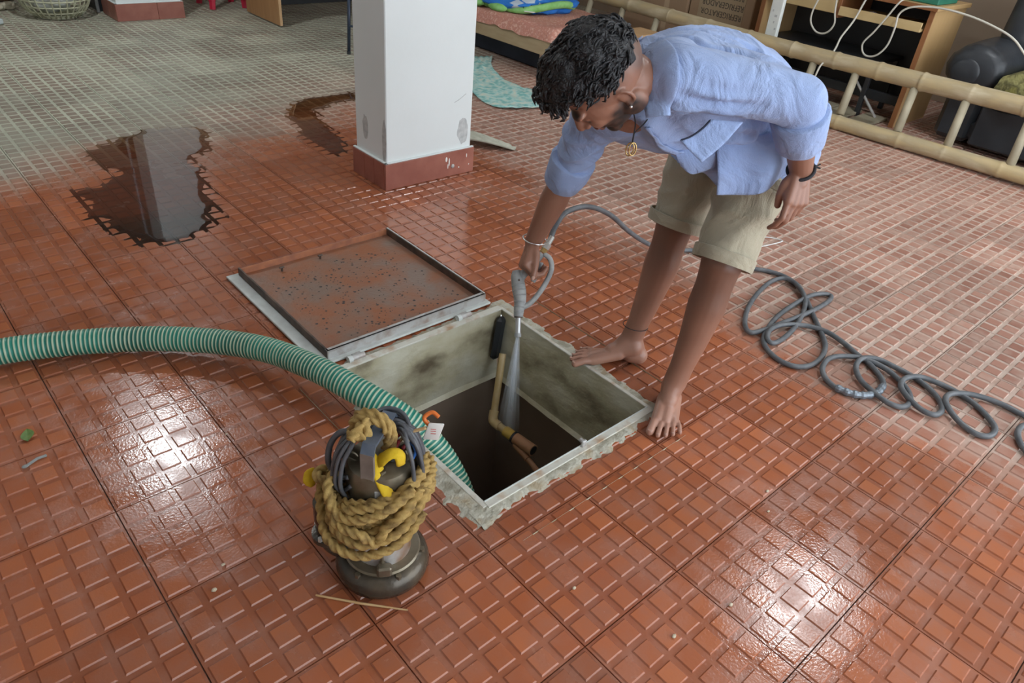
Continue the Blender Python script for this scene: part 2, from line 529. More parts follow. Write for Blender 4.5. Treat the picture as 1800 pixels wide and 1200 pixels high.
add('tank_wall', merge(
    box2((tx0-.05, ty0, tz), (tx0, ty1, -.275)), box2((tx1, ty0, tz), (tx1+.05, ty1, -.275)),
    box2((tx0-.05, ty0-.05, tz), (tx1+.05, ty0, -.275)), box2((tx0-.05, ty1, tz), (tx1+.05, ty1+.05, -.275)),
    *[plate(r, -0.30, -0.276, 0) for r in rect_minus((tx0-.05, tx1+.05, ty0-.05, ty1+.05), (HX0-T0, HX1+T0, HY0-T0, HY1+T0))],
    box2((tx0-.05, ty0-.05, tz-.05), (tx1+.05, ty1+.05, tz))), M['tank'], pit)
add('tank_water', box2((tx0, ty0, tz), (tx1, ty1, tz+0.25)), M['tank_water'], pit)

# cement collar smeared over the tiles round the pit
def collar_side(p0, p1, outn, w0, w1, seed, e0, e1):
    p0, p1, outn = np.array(p0), np.array(p1), np.array(outn)
    n = 260; R0, R1, R2 = [], [], []
    L_ = np.linalg.norm(p1-p0); d = (p1-p0)/L_
    for i in range(n):
        t = -e0+(L_+e0+e1)*i/(n-1)
        q = p0+d*t
        w = w0+(w1-w0)*i/(n-1)
        jag = fbm((t, seed, 0), 11, seed)*0.018+fbm((t, seed, 2), 34, seed+3)*0.009
        w = max(0.025, w+jag)
        R0.append((*(q), 0.0045+0.0015*fbm((*q, 0), 30)))
        R1.append((*(q+outn*w*0.72), 0.0040+0.0012*fbm((*(q+outn*.03), 1), 30)))
        R2.append((*(q+outn*w), -0.0030))
    V = np.array(R0+R1+R2); F = []
    for r in range(2):
        for i in range(n-1): F.append([r*n+i, r*n+i+1, (r+1)*n+i+1, (r+1)*n+i])
    return V, F
collar = merge(
    collar_side((HX0, HY0), (HX1, HY0), (0, -1), 0.060, 0.042, 1.0, 0.05, 0.03),
    collar_side((HX0, HY1), (HX0, HY0), (-1, 0), 0.055, 0.062, 5.0, 0.05, 0.05),
    collar_side((HX1, HY0), (HX1, HY1), (1, 0), 0.035, 0.052, 9.0, 0.03, 0.05),
    collar_side((HX1, HY1), (HX0, HY1), (0, 1), 0.048, 0.048, 13.0, 0.03, 0.03))
add('cement_collar', collar, M['cement'], pit, smooth=True, label='rough grey cement smeared around the pit edge')

# steel angle frame set into the pit mouth
fr = empty('pit_frame', ((HX0+HX1)/2, (HY0+HY1)/2, 0), 'pale rusty steel angle frame lining the open pit mouth', 'frame')
for lo, hi in (((HX0-.002, HY0-.020, .002), (HX1+.002, HY0+.002, .0075)), ((HX0-.014, HY0-.012, .001), (HX0+.002, HY1+.012, .0060)),
               ((HX1-.002, HY0-.012, .001), (HX1+.010, HY1+.012, .0060)), ((HX0-.002, HY1-.002, .002), (HX1+.002, HY1+.022, .0085))):
    add('angle_bar', box2(lo, hi, 0.0012), M['pit_edge'], fr)
add('upstand', box2((HX0, HY0-.001, -.03), (HX1, HY0+.003, .009), .001), M['flange'], fr)
add('hasp', merge(box((1.02, HY0-.004, .016), (.016, .008, .022), .002), cyl((1.02, HY0-.006, .020), (1.02, HY0+.010, .020), .006, n=10)), M['grey_steel'], fr)

# ------------------------------------------------------------------ hatch lid, flipped open onto the floor
lx0, lx1, ly0, ly1 = 0.628, 1.285, 0.212, 0.850
lid = empty('hatch_lid', ((lx0+lx1)/2, (ly0+ly1)/2, 0.0), 'rusty square steel hatch lid lying open, underside up, behind the pit', 'hatch lid')
add('flange', box2((lx0, ly0, .004), (lx1, ly1, .012), .0015), M['flange'], lid, label='pale painted outer flange')
ix0, ix1, iy0, iy1 = lx0+.042, lx1-.014, ly0+.022, ly1-.016
def plate_fn(u, w):
    x, y = ix0+(ix1-ix0)*u, iy0+(iy1-iy0)*w
    return (x, y, .0135+.0012*fbm((x, y, 0), 9))
add('plate', merge(sheet(plate_fn, 30, 30)), M['rust_plate'], lid, smooth=True)
h = .040
add('rim', box2((ix0-.003, iy1-.003, .010), (ix1+.003, iy1+.003, h-.004), .001), M['rust_rim'], lid, label='orange rusted rim on the far side')
add('rim', box2((ix0-.003, iy0-.002, .010), (ix0+.004, iy1+.003, h), .001), M['dark_steel'], lid)
add('rim', box2((ix1-.004, iy0-.002, .010), (ix1+.003, iy1+.003, h), .001), M['dark_steel'], lid)
add('rim', merge(box2((ix0-.003, iy0-.006, .010), (ix1+.003, iy0+.002, h), .001), box2((ix0-.003, iy0-.006, h-.003), (ix1+.003, iy0+.012, h), .0008)), M['grey_steel'], lid, label='scuffed grey rim beside the hinges')
add('rim_edge', box2((ix1-.001, iy0, h-.001), (ix1+.004, iy1, h+.002), .0005), M['flange'], lid)
for q in ((0.80, 0.78), (0.955, 0.79)):
    add('lug', merge(cyl((q[0], q[1], .012), (q[0], q[1], .028), .004, n=8), cyl((q[0]-.008, q[1], .028), (q[0]+.008, q[1], .028), .0035, n=8)), M['dark_steel'], lid)
# pock marks of rust on the plate
pk = []
for k in range(460):
    u, w = rng.random(2)
    u = 0.08+0.84*u; w = 0.06+0.80*w
    if (u-0.25)**2+(w-0.75)**2 > 0.38 and rng.random() < 0.4: continue
    x, y, z = plate_fn(u, w)
    r = 0.0018+0.0042*rng.random()**2
    pk.append(lathe([(r, 0), (r*.6, .0008)], (x, y, z-.0002), n=6))
add('rust_pits', merge(*pk), mat('black_rust_pit', (.045, .035, .032), rough=.6), lid, kind='stuff')
for hx in (0.745, 1.155):
    hg = add('hinge', merge(cyl((hx-.022, 0.190, .014), (hx+.022, 0.190, .014), .0085, n=12), box((hx+.006, 0.203, .010), (.030, .022, .005), .001)), M['grey_steel'], lid, smooth=True, auto=0.6)
    add('knuckle', cyl((hx-.034, 0.190, .014), (hx-.020, 0.190, .014), .011, n=12), M['flange'], hg)

# ------------------------------------------------------------------ pillars, walls, ceiling
def pillar(name, x0, x1, y0, y1, lab, split_front, split_left):
    p = empty(name, ((x0+x1)/2, (y0+y1)/2, 0), kind='structure', label=lab)
    s = 0.014
    add('shaft', box2((x0+s, y0+s, 0), (x1-s, y1-s, CEIL), 0.004), M['white_wall'], p)
    hh = 0.118
    def run(a0, a1, cuts, axis, at):
        e = [a0]+[a0+(a1-a0)*c for c in cuts]+[a1]
        for i in range(len(e)-1):
            g = .0007
            lo, hi = ((e[i]+g, at, 0), (e[i+1]-g, at+s, hh)) if axis == 'x' else ((at, e[i]+g, 0), (at+s, e[i+1]-g, hh))
            add('skirting_tile', box2(lo, hi, .0015), M['skirt'], p)
    run(x0, x1, split_front, 'x', y0)
    run(x0, x1, split_front, 'x', y1-s)
    run(y0+s, y1-s, split_left, 'y', x0)
    run(y0+s, y1-s, split_left, 'y', x1-s)
    add('mortar_bead', merge(box2((x0+.002, y0+.002, hh), (x1-.002, y0+s+.002, hh+.006), .002), box2((x0+.002, y0+.002, hh), (x0+s+.002, y1-.002, hh+.006), .002)), M['white_wall'], p)
    return p
pil = pillar('pillar', 1.520, 2.020, 1.222, 1.495, 'white square pillar with red skirting beside the open hatch lid', [], [0.33, 0.66])
pil2 = pillar('pillar', 1.556, 2.056, 4.865, 5.20, 'distant white pillar with maroon skirting beside the basket', [0.6], [0.5])
def smudge(cx, cz, rx, rz, face, at, seed, parent):
    n = 22; V = []
    for k in range(n):
        a = 2*np.pi*k/n
        r = 1+0.22*fbm((np.cos(a), np.sin(a), seed), 1.7, seed)
        u, w = cx+rx*r*np.cos(a), cz+rz*r*np.sin(a)
        V.append((u, at, w) if face == 'y' else (at, u, w))
    V = np.array(V)
    d = np.array([0, -.0006, 0]) if face == 'y' else np.array([-.0006, 0, 0])
    return add('smudge', loft([V, V+d]), M['smudge'], parent)
smudge(1.955, 0.205, 0.030, 0.062, 'y', 1.2358, 1, pil)
smudge(1.250, 0.21, 0.016, 0.10, 'x', 1.5338, 2, pil)
smudge(1.400, 0.235, 0.022, 0.055, 'x', 1.5338, 3, pil)
add('scratch', tube(spline([(1.90, 1.2354, .34), (1.93, 1.2352, .352), (1.965, 1.2354, .372)], 4), .0012, 5), M['smudge'], pil)
dr = []
for x, z, a, b_ in ((1.855, .085, .006, .012), (1.872, .07, .004, .020), (1.89, .05, .005, .006), (1.865, .05, .003, .012), (1.975, .085, .003, .010), (1.99, .04, .003, .004), (1.93, .035, .004, .003)):
    dr.append(ellipsoid((x, 1.2218, z), (a, .0012, b_), nu=10, nv=6))
add('paint_drips', merge(*dr), M['white_chip'], pil)
add('anchor_bolt', lathe([(.0105, 0), (.010, .003), (.006, .006), (.001, .007)], (1.893, 1.2222, .047), 12, rotm((1, 0, 0), math.pi/2)), M['grey_steel'], pil)

add('ceiling', box2((FX0, FY0, CEIL), (FX1, FY1, CEIL+.12)), M['ceiling'], kind='structure', label='plain plaster ceiling')
add('added_wall_left', box2((FX0-.15, FY0, 0), (FX0, 7.35, CEIL)), M['ceiling'], kind='structure', label='unseen plaster wall added left of the camera to darken that side')  # added out of view: shuts off sky light on the left, bounces some back
add('added_wall_back', box2((FX0-.15, FY0-.15, 0), (-0.2, FY0, CEIL)), M['ceiling'], kind='structure', label='short unseen wall added behind the camera to shape light from the open front')  # added out of view: its length sets which way the daylight comes in
add('wall_far', box2((FX0, 7.2, 0), (FX1, 7.35, CEIL)), M['far_wall'], kind='structure', label='pale brown far wall')
add('wall_right', box2((6.05, FY0, 0), (6.2, 7.2, CEIL)), M['beige_wall'], kind='structure', label='beige plaster wall behind the desk and sofa')

M['lamp'] = None
def lamp(name, xy, r, power, lab):
    o = empty(name, (xy[0], xy[1], CEIL), lab, 'lamp', 'ceiling lamps')
    add('lamp_housing', lathe([(r+.02, 0), (r+.02, -.03), (r+.008, -.038), (r*.5, -.030)], (xy[0], xy[1], CEIL), 32), M['white_wall'], o)
    m, nt, b, N, L = newmat('lamp_glow'); b.inputs['Base Color'].default_value = (1, 1, 1, 1)
    b.inputs['Emission Color'].default_value = (0.92, 0.97, 1.0, 1); b.inputs['Emission Strength'].default_value = power
    add('diffuser', lathe([(r, -.036), (r*.9, -.043), (r*.5, -.047), (.001, -.048)], (xy[0], xy[1], CEIL), 32), m, o)
lamp('ceiling_lamp', (0.885, 3.40), 0.055, 1500.0, 'small round ceiling lamp over the puddle, above the frame')
lamp('ceiling_lamp', (3.68, -0.57), 0.17, 130.0, 'large round ceiling lamp near the bamboo ladder, above the frame')

# ------------------------------------------------------------------ puddles (thin sheets of standing water)
def puddle(outline, lab, seed, top=0.0006, amp=0.045, m='puddle', edge=.10, step=.011):
    """thin water lens: highest in the middle, its rim sinking between the pads"""
    P = resample(spline(outline+[outline[0]], 6), 0.012)[:, :2]
    A_, B_ = P[:-1], P[1:]
    lo, hi = P.min(0)-amp, P.max(0)+amp
    xs, ys = np.arange(lo[0], hi[0], step), np.arange(lo[1], hi[1], step)
    GX, GY = np.meshgrid(xs, ys, indexing='ij'); Q = np.stack([GX.ravel(), GY.ravel()], 1)
    d = np.full(len(Q), 9.0); ins = np.zeros(len(Q), bool)
    for a, b in zip(A_, B_):
        ab = b-a; t = np.clip(((Q-a) @ ab)/(ab @ ab+1e-12), 0, 1)
        d = np.minimum(d, np.linalg.norm(Q-a-t[:, None]*ab, axis=1))
        c = (a[1] > Q[:, 1]) != (b[1] > Q[:, 1])
        xi = a[0]+(Q[:, 1]-a[1])*(b[0]-a[0])/(b[1]-a[1] if abs(b[1]-a[1]) > 1e-9 else 1e-9)
        ins ^= c & (Q[:, 0] < xi)
    sd_ = np.where(ins, d, -d)+amp*np.array([fbm((q[0], q[1], 0), 9, seed, 4) for q in Q])
    z = -0.0032+(top+0.0032)*np.clip(sd_/edge, 0, 1)**.6
    V = np.column_stack([Q, z]); ny = len(ys); keep = sd_ > 0
    F = []
    for i in range(len(xs)-1):
        for k in range(ny-1):
            q = [i*ny+k, (i+1)*ny+k, (i+1)*ny+k+1, i*ny+k+1]
            if keep[q].any(): F.append(q)
    used = sorted({i for q in F for i in q}); mp_ = {o: n for n, o in enumerate(used)}
    return add('puddle', (V[used], [[mp_[i] for i in q] for q in F]), M[m], smooth=True, label=lab, cat='puddle', kind='stuff')
def g(*a): return [(x, y, 0.0) for x, y in a]
puddle(g((0.60, 2.31), (0.80, 2.42), (0.96, 2.47), (1.18, 2.35), (1.08, 2.06), (0.97, 1.96), (0.92, 1.69), (0.84, 1.38), (0.70, 1.22), (0.52, 1.20), (0.42, 1.39), (0.40, 1.61), (0.43, 1.87), (0.55, 1.90), (0.60, 2.01), (0.56, 2.18)), 'large shallow puddle on the tiles mirroring the distant pillar', 3.0, top=.0014, edge=.06)
puddle(g((2.21, 2.63), (2.01, 2.62), (1.78, 2.58), (1.63, 2.40), (1.56, 2.14), (1.51, 1.94), (1.56, 1.70), (1.69, 1.82), (1.75, 2.07), (1.79, 2.24), (1.84, 2.36), (1.98, 2.44), (2.16, 2.47)), 'narrow crooked puddle left of the white pillar', 5.0, top=.0012, edge=.05, amp=.025)

# ------------------------------------------------------------------ far left: basket, sack, red stool, board, chair leg
M['basket'] = mat('cream_plastic', (0.56, 0.56, 0.40), (0.48, 0.48, 0.34), rough=0.45, scale=6)
bk = empty('laundry_basket', (1.235, 5.17, 0), 'round cream plastic lattice basket standing left of the distant pillar', 'basket')
bc = np.array([1.235, 5.17, 0.0])
def brad(z): return 0.135+0.115*(1-np.exp(-z/0.075))+0.06*z
for z in np.linspace(0.05, 0.42, 10):
    a = np.linspace(0, 2*np.pi, 49)[:-1]
    add('hoop', tube(np.stack([bc[0]+brad(z)*np.cos(a), bc[1]+brad(z)*np.sin(a), np.full(48, z)], 1), .0055, 5, closed=True), M['basket'], bk, smooth=True)
for k in range(30):
    a = 2*np.pi*k/30
    zz = np.linspace(0.012, 0.42, 12)
    add('rib', tube(np.stack([bc[0]+brad(zz)*np.cos(a), bc[1]+brad(zz)*np.sin(a), zz], 1), .0055, 5), M['basket'], bk, smooth=True)
add('base', lathe([(.128, 0), (.140, .004), (.142, .020), (.128, .024), (.12, .012)], bc, 40), M['basket'], bk, smooth=True, auto=.6)
M['white_cloth'] = mat('white_cloth', (0.62, 0.63, 0.58), (0.50, 0.52, 0.48), rough=0.9, scale=10)
def lump(name, c, r, m, seed, amp=.25, sc=4, **kw):
    v, f = ellipsoid((0, 0, 0), (1, 1, 1), nu=40, nv=24)
    v = np.array([q*(1+amp*fbm(q, 1.4, seed)) for q in v])*np.asarray(r)+np.asarray(c)
    v[:, 2] = np.maximum(v[:, 2], kw.pop('zmin', 0.002))
    return add(name, (v, f), m, smooth=True, **kw)
lump('crumpled_cloth', (1.20, 5.14, .12), (.13, .13, .085), M['white_cloth'], 4, label='crumpled pale cloth inside the lattice basket', cat='cloth', zmin=.03)
M['sack'] = mat('brown_sack', (0.22, 0.13, 0.08), (0.30, 0.19, 0.12), rough=0.9, scale=8, bump=.3)
lump('sack', (0.96, 5.95, .20), (.24, .24, .28), M['sack'], 6, label='brown sack slumped behind the lattice basket', cat='sack')
lump('stone', (0.985, 5.50, .025), (.055, .035, .028), mat('pale_stone', (.55, .50, .38), (.44, .40, .30), scale=20), 9, label='pale stone on the floor beside the brown sack', cat='stone')
lump('stone', (0.93, 5.47, .018), (.03, .03, .022), bpy.data.materials['pale_stone'], 12, label='small pale stone left of the larger one', cat='stone')
add('wooden_batten', box((1.43, 5.50, .012), (.15, .035, .022), .003, rotm((0, 0, 1), -.3)), mat('grey_wood', (.42, .36, .27), (.5, .44, .34), scale=12), label='short pale batten lying between basket and distant pillar', cat='batten')
add('plastic_scrap', box((0.80, 5.02, .02), (.06, .10, .035), .006, rotm((0, 0, 1), .5)), mat('teal_plastic', (.25, .42, .42), (.55, .6, .6), scale=14), label='teal and white plastic scrap at the left edge of the floor', cat='plastic')
M['black'] = mat('black_lacquer', (0.02, 0.022, 0.025), (0.035, 0.038, 0.042), rough=0.4, scale=5)
cb = empty('dark_cabinet', (1.61, 5.44, 0), 'dark narrow cabinet behind the distant pillar', 'cabinet')
add('body', box2((1.535, 5.26, 0), (1.70, 5.62, 1.2), .004), M['black'], cb)
add('door', box2((1.529, 5.28, .04), (1.535, 5.60, 1.16), .002), M['black'], cb)
add('pipe', cyl((1.530, 5.225, 0), (1.530, 5.225, CEIL), .012, n=10), mat('grey_conduit', (.35, .37, .38)), label='thin grey conduit running up beside the distant pillar', cat='pipe')
# red plastic stool
M['red_plastic'] = mat('red_plastic', (0.62, 0.03, 0.07), (0.52, 0.025, 0.06), rough=0.35)
st = empty('plastic_stool', (2.52, 5.26, 0), 'red plastic stool between the distant pillar and the wooden board', 'stool')
for sx, sy in ((-1, -1), (1, -1), (-1, 1), (1, 1)):
    a = np.array([2.52+sx*.14, 5.26+sy*.14, 0]); b_ = np.array([2.52+sx*.11, 5.26+sy*.11, .42])
    lg = add('leg', tube(np.array([a, b_]), np.array([.026, .030]), 6), M['red_plastic'], st)
    for zz in (.06, .12, .18):
        add('ridge', tube(np.array([a+(b_-a)*zz/.42, a+(b_-a)*(zz+.012)/.42]), .031, 6), M['red_plastic'], lg)
add('seat', box((2.52, 5.26, .435), (.29, .29, .035), .012, seg=2), M['red_plastic'], st)
# orange-brown wooden board (end panel of a table)
M['panel_wood'] = mat('orange_laminate', (0.40, 0.205, 0.085), (0.46, 0.25, 0.11), rough=0.45, scale=4, stretch=(6, 6, .6))
M['edge_wood'] = mat('pale_wood_edge', (0.62, 0.40, 0.21), (0.55, 0.34, 0.17), rough=0.5, scale=8)
tb = empty('wooden_table', (2.60, 4.62, 0), 'orange laminate table with a full side panel, left of the white pillar', 'table')
pan = add('side_panel', box2((2.585, 4.335, 0.012), (2.605, 4.92, .72), .001), M['panel_wood'], tb)
add('edge_band', box2((2.586, 4.331, 0.012), (2.607, 4.336, .72)), M['edge_wood'], pan)
add('table_top', box2((2.57, 4.31, .72), (3.75, 4.95, .745), .003), M['panel_wood'], tb)
add('back_panel', box2((2.607, 4.90, .05), (3.72, 4.918, .72), .001), M['black'], tb)
add('side_panel', box2((3.70, 4.335, 0.012), (3.72, 4.90, .72), .001), M['panel_wood'], tb)
# metal chair partly hidden behind the pillar
M['blue_metal'] = mat('dark_blue_metal', (0.03, 0.045, 0.075), (0.045, 0.06, 0.09), rough=0.4, metal=.4)
ch = empty('metal_chair', (2.94, 3.36, 0), 'dark blue metal chair whose leg shows left of the white pillar', 'chair')
CM = rotm((0, 0, 1), -1.05)
def cpt(x, y, z): return CM @ np.array([x, y, z])+np.array([2.650, 3.42, 0])
for x, y, dx in ((0, 0, .02), (.365, 0, -.02), (0, .38, .02), (.365, .38, -.02)):
    lg = add('leg', tube(np.array([cpt(x, y, 0), cpt(x+dx, y, .44)]), .0115, 10), M['blue_metal'], ch, smooth=True)
    add('rubber_foot', cyl(cpt(x, y, 0), cpt(x, y, .02), .014, n=10), M['black'], lg)
add('stretcher', cyl(cpt(.01, 0, .19), cpt(.355, 0, .19), .008, n=8), M['blue_metal'], ch)
add('stretcher', cyl(cpt(.355, 0, .19), cpt(.355, .38, .19), .008, n=8), M['blue_metal'], ch)
add('seat', box(cpt(.18, .19, .455), (.42, .42, .03), .01, CM), M['blue_metal'], ch)
add('backrest', box(cpt(.18, .40, .72), (.40, .02, .28), .008, CM), M['blue_metal'], ch)
for x in (.005, .36): add('back_post', cyl(cpt(x, .395, .44), cpt(x, .41, .86), .011, n=10), M['blue_metal'], ch)

# ------------------------------------------------------------------ bed with mattress, blanket, mat, mop
M['bed_wood'] = mat('pale_bed_wood', (0.42, 0.31, 0.18), (0.50, 0.385, 0.235), rough=0.55, scale=5, stretch=(5, .8, 5))
bd = empty('wooden_cot', (3.98, 3.2, 0), 'low pale wooden cot behind the bending man', 'bed')
add('side_rail', box2((3.545, 2.18, .150), (3.580, 4.30, .268), .003), M['bed_wood'], bd)
add('side_rail', box2((4.385, 2.18, .150), (4.42, 4.30, .268), .003), M['bed_wood'], bd)
add('end_rail', box2((3.545, 2.15, .150), (4.42, 2.185, .268), .003), M['bed_wood'], bd)
add('end_rail', box2((3.545, 4.29, .150), (4.42, 4.325, .268), .003), M['bed_wood'], bd)
add('bed_deck', box2((3.56, 2.17, .20), (4.40, 4.30, .245), .003), M['bed_wood'], bd)
for x, y in ((3.565, 2.36), (4.37, 2.36), (3.565, 4.1), (4.37, 4.1)):
    add('leg', box((x, y, .078), (.055, .055, .155), .004), mat('brown_leg', (.30, .19, .12), (.36, .24, .16), scale=8) if 'brown_leg' not in bpy.data.materials else bpy.data.materials['brown_leg'], bd)
tk = empty('shade_box', (4.05, 3.2, 0), 'dark flat box added as the shade under the wooden cot', 'box')  # added dark block with lid, standing in for the shade below the cot
add('body', box2((3.70, 2.44, 0.004), (4.34, 4.05, .125), .006), mat('navy_shade', (.02, .028, .045), (.03, .04, .06), rough=.6), tk)
add('lid', box2((3.69, 2.43, .125), (4.35, 4.06, .146), .004), bpy.data.materials['navy_shade'], tk)
M['pink'] = mat('pink_speckled_cotton', (0.62, 0.30, 0.22), (0.52, 0.22, 0.17), rough=0.9, scale=55, detail=3, c3=(.70, .42, .33), bump=.2, bscale=120)
def mattress_fn(u, w):
    x, y = 3.535+.86*u, 2.27+2.0*w
    e = min(u, 1-u)*.86; e2 = min(w, 1-w)*2.0
    z = .262+.062*min(1, e/.05)**.6*min(1, e2/.05)**.6+.012*fbm((x, y, 0), 5, 2)
    if u < .02: x -= .004+.012*fbm((y, 0, 0), 9, 5); z -= .012+.022*abs(fbm((y, 1, 0), 4, 5))
    return (x, y, z)
add('pink_mattress', merge(sheet(mattress_fn, 40, 90), box2((3.56, 2.29, .246), (4.38, 4.25, .262))), M['pink'], smooth=True, label='thin pink speckled mattress on the wooden cot', cat='mattress', auto=1.2)
# blue printed blanket, folded
def blanket_mat():
    m, nt, b, N, L = newmat('blue_printed_blanket')
    tc = N.new('ShaderNodeTexCoord')
    v = N.new('ShaderNodeTexVoronoi'); v.inputs['Scale'].default_value = 10; v.distance = 'CHEBYCHEV'
    L.new(tc.outputs['Object'], v.inputs['Vector'])
    sepc = N.new('ShaderNodeSeparateColor'); L.new(v.outputs['Color'], sepc.inputs[0])
    r = ramp(N, [(0.0, (.02, .16, .55)), (.45, (.015, .12, .42)), (.62, (.02, .04, .12)), (.80, (.50, .58, .66))])
    r.color_ramp.interpolation = 'CONSTANT'
    L.new(sepc.outputs[0], r.inputs['Fac'])
    inner = smoothstep(N, L, v.outputs['Distance'], .35, .40)
    L.new(mixc(N, L, inner, r.outputs['Color'], (.02, .17, .56)), b.inputs['Base Color'])
    b.inputs['Roughness'].default_value = .85
    return m
M['blanket'] = blanket_mat()
M['green_trim'] = mat('green_fleece', (0.20, 0.48, 0.12), (0.30, 0.58, 0.22), rough=.9, scale=20)
bl = lump('folded_blanket', (3.98, 3.02, .375), (.34, .36, .085), M['blanket'], 3, amp=.30, label='blue printed blanket bundled on the pink mattress', cat='blanket', zmin=.318)
a = np.linspace(0, 2*np.pi, 60)[:-1]
tr = np.stack([3.98+.335*np.cos(a), 3.02+.355*np.sin(a), .375+.025*np.sin(3*a)], 1)
add('green_edging', tube(tr, .026, 8, closed=True), M['green_trim'], bl, smooth=True)
for k, (x, y) in enumerate(((3.62, 2.95), (3.66, 3.08), (3.60, 3.18))):
    add('green_lining', ellipsoid((x, y, .352), (.05, .09, .03), nu=16, nv=10), M['green_trim'], bl, smooth=True)
add('white_card', box((3.735, 2.73, .353), (.035, .075, .004), .001, rotm((0, 0, 1), .5)), M['white_chip'], label='small white card beside the blue blanket', cat='card')
add('black_strap', merge(*[tube(np.stack([3.76+.022*np.cos(a)+o, 2.775+.010*np.cos(a)-o*.4, .374+.016*np.sin(a)], 1), .003, 6, closed=True) for o in (-.024, .024)]), M['black'], label='black looped strap lying against the blue blanket', cat='strap')
add('wooden_plank', box2((4.20, 2.05, .272), (4.43, 2.26, .300), .003), M['edge_wood'], label='pale plank end at the foot of the cot', cat='plank')
# teal mat
M['teal'] = mat('teal_checked_mat', (0.20, 0.47, 0.44), (0.42, 0.64, 0.60), rough=.85, scale=26, detail=2, c3=(.62, .66, .55), lo=.35, hi=.68)
mo = np.array([(3.45, 2.98), (3.05, 2.62), (2.83, 2.20), (2.79, 1.98), (2.86, 1.88), (3.05, 1.82), (3.22, 1.86), (3.35, 1.98), (3.24, 2.18), (3.26, 2.42), (3.40, 2.72), (3.60, 2.95)])
def mat_sheet():
    L0 = spline([(*mo[i], 0) for i in (0, 1, 2, 3, 4, 5)], 8); R0 = spline([(*mo[i], 0) for i in (11, 10, 9, 8, 7, 6)], 8)
    n = len(L0)
    def fn(u, w):
        i = min(n-1, int(round(w*(n-1)))); q = L0[i]*(1-u)+R0[i]*u
        return (q[0], q[1], .008+.012*abs(fbm(q, 6, 3))+.004*math.sin(u*20+w*9))
    return thick(sheet(fn, 24, n), .004)
add('floor_mat', mat_sheet(), M['teal'], smooth=True, label='rumpled teal checked mat on the floor beside the cot', cat='mat')
M['mop'] = mat('grey_mop_yarn', (0.36, 0.36, 0.29), (0.46, 0.46, 0.38), rough=.9, scale=30)
mp = empty('string_mop', (2.32, 1.48, 0), 'grey string mop head lying behind the white pillar', 'mop')
for k in range(26):
    t = (k/25-.5)
    p0 = np.array([2.16, 1.62, .035]); e = np.array([2.385+.02*rng.random(), 1.375+.10*t+.02*rng.random(), .010])
    mid = (p0+e)/2+np.array([.03*t, .09*t, .020])
    add('strand', tube(spline([p0+np.array([0, .05*t, 0]), mid, e], 6), .0075, 6), M['mop'], mp, smooth=True)
add('mop_clamp', cyl((2.17, 1.63, .03), (2.10, 1.78, .035), .018, n=10), M['bed_wood'], mp)

# ------------------------------------------------------------------ bamboo ladder on its side
M['bamboo'] = mat('dry_bamboo', (0.50, 0.385, 0.205), (0.42, 0.335, 0.20), rough=.5, scale=5, c3=(.54, .46, .31), bump=.08, bscale=30, stretch=(3, .7, 3))
M['bamboo_grey'] = mat('weathered_bamboo', (0.42, 0.37, 0.26), (0.34, 0.30, 0.215), rough=.6, scale=9, bump=.1)
ld = empty('bamboo_ladder', (4.63, 1.2, 0), 'long bamboo ladder lying on its side in front of the desk', 'ladder')
def bamboo_rail(p0, p1, r, nodes):
    p0, p1 = np.array(p0), np.array(p1)
    P, Rr = [], []
    ts = sorted(set(np.linspace(0, 1, 60).tolist()+[t+d for t in nodes for d in (-.004, -.0015, 0, .0015, .004)]))
    for t in ts:
        if t < 0 or t > 1: continue
        q = p0+(p1-p0)*t
        P.append(q+np.array([.010*math.sin(t*9), 0, .012*math.sin(t*7+1)]))
        k = min(abs(t-n_) for n_ in nodes)
        Rr.append(r*(1.0-.10*t)*(1+(.10 if k < .0005 else (.05 if k < .002 else 0))+.015*math.sin(t*23)))
    return tube(np.array(P), np.array(Rr), 18)
LY0, LY1 = -1.6, 4.0
def ly(y): return (y-LY0)/(LY1-LY0)
nd_lo = [ly(y) for y in (-1.3, -.98, -.66, -.33, -.02, .245, .64, .93, 1.25, 1.6, 1.95, 2.3, 2.7, 3.1, 3.5)]
nd_hi = [ly(y) for y in (-1.25, -.93, -.60, -.285, .006, .287, .554, .841, 1.15, 1.5, 1.85, 2.2, 2.6, 3.0, 3.4)]
add('rail', bamboo_rail((4.575, LY0, .047), (4.50, LY1, .052), .045, nd_lo), M['bamboo'], ld, smooth=True)
add('rail', bamboo_rail((4.70, LY0, .360), (4.70, LY1, .385), .053, nd_hi), M['bamboo'], ld, smooth=True)
for y in (-1.35, -1.02, -.69, -.345, .0, .30, .675, .97, 1.27, 1.6, 1.95, 2.3, 2.65, 3.0, 3.4):
    add('rung', tube(np.array([(4.572, y-.02, .085), (4.69, y+.015, .34)]), np.array([.0255, .0235]), 12), M['bamboo_grey'], ld, smooth=True)

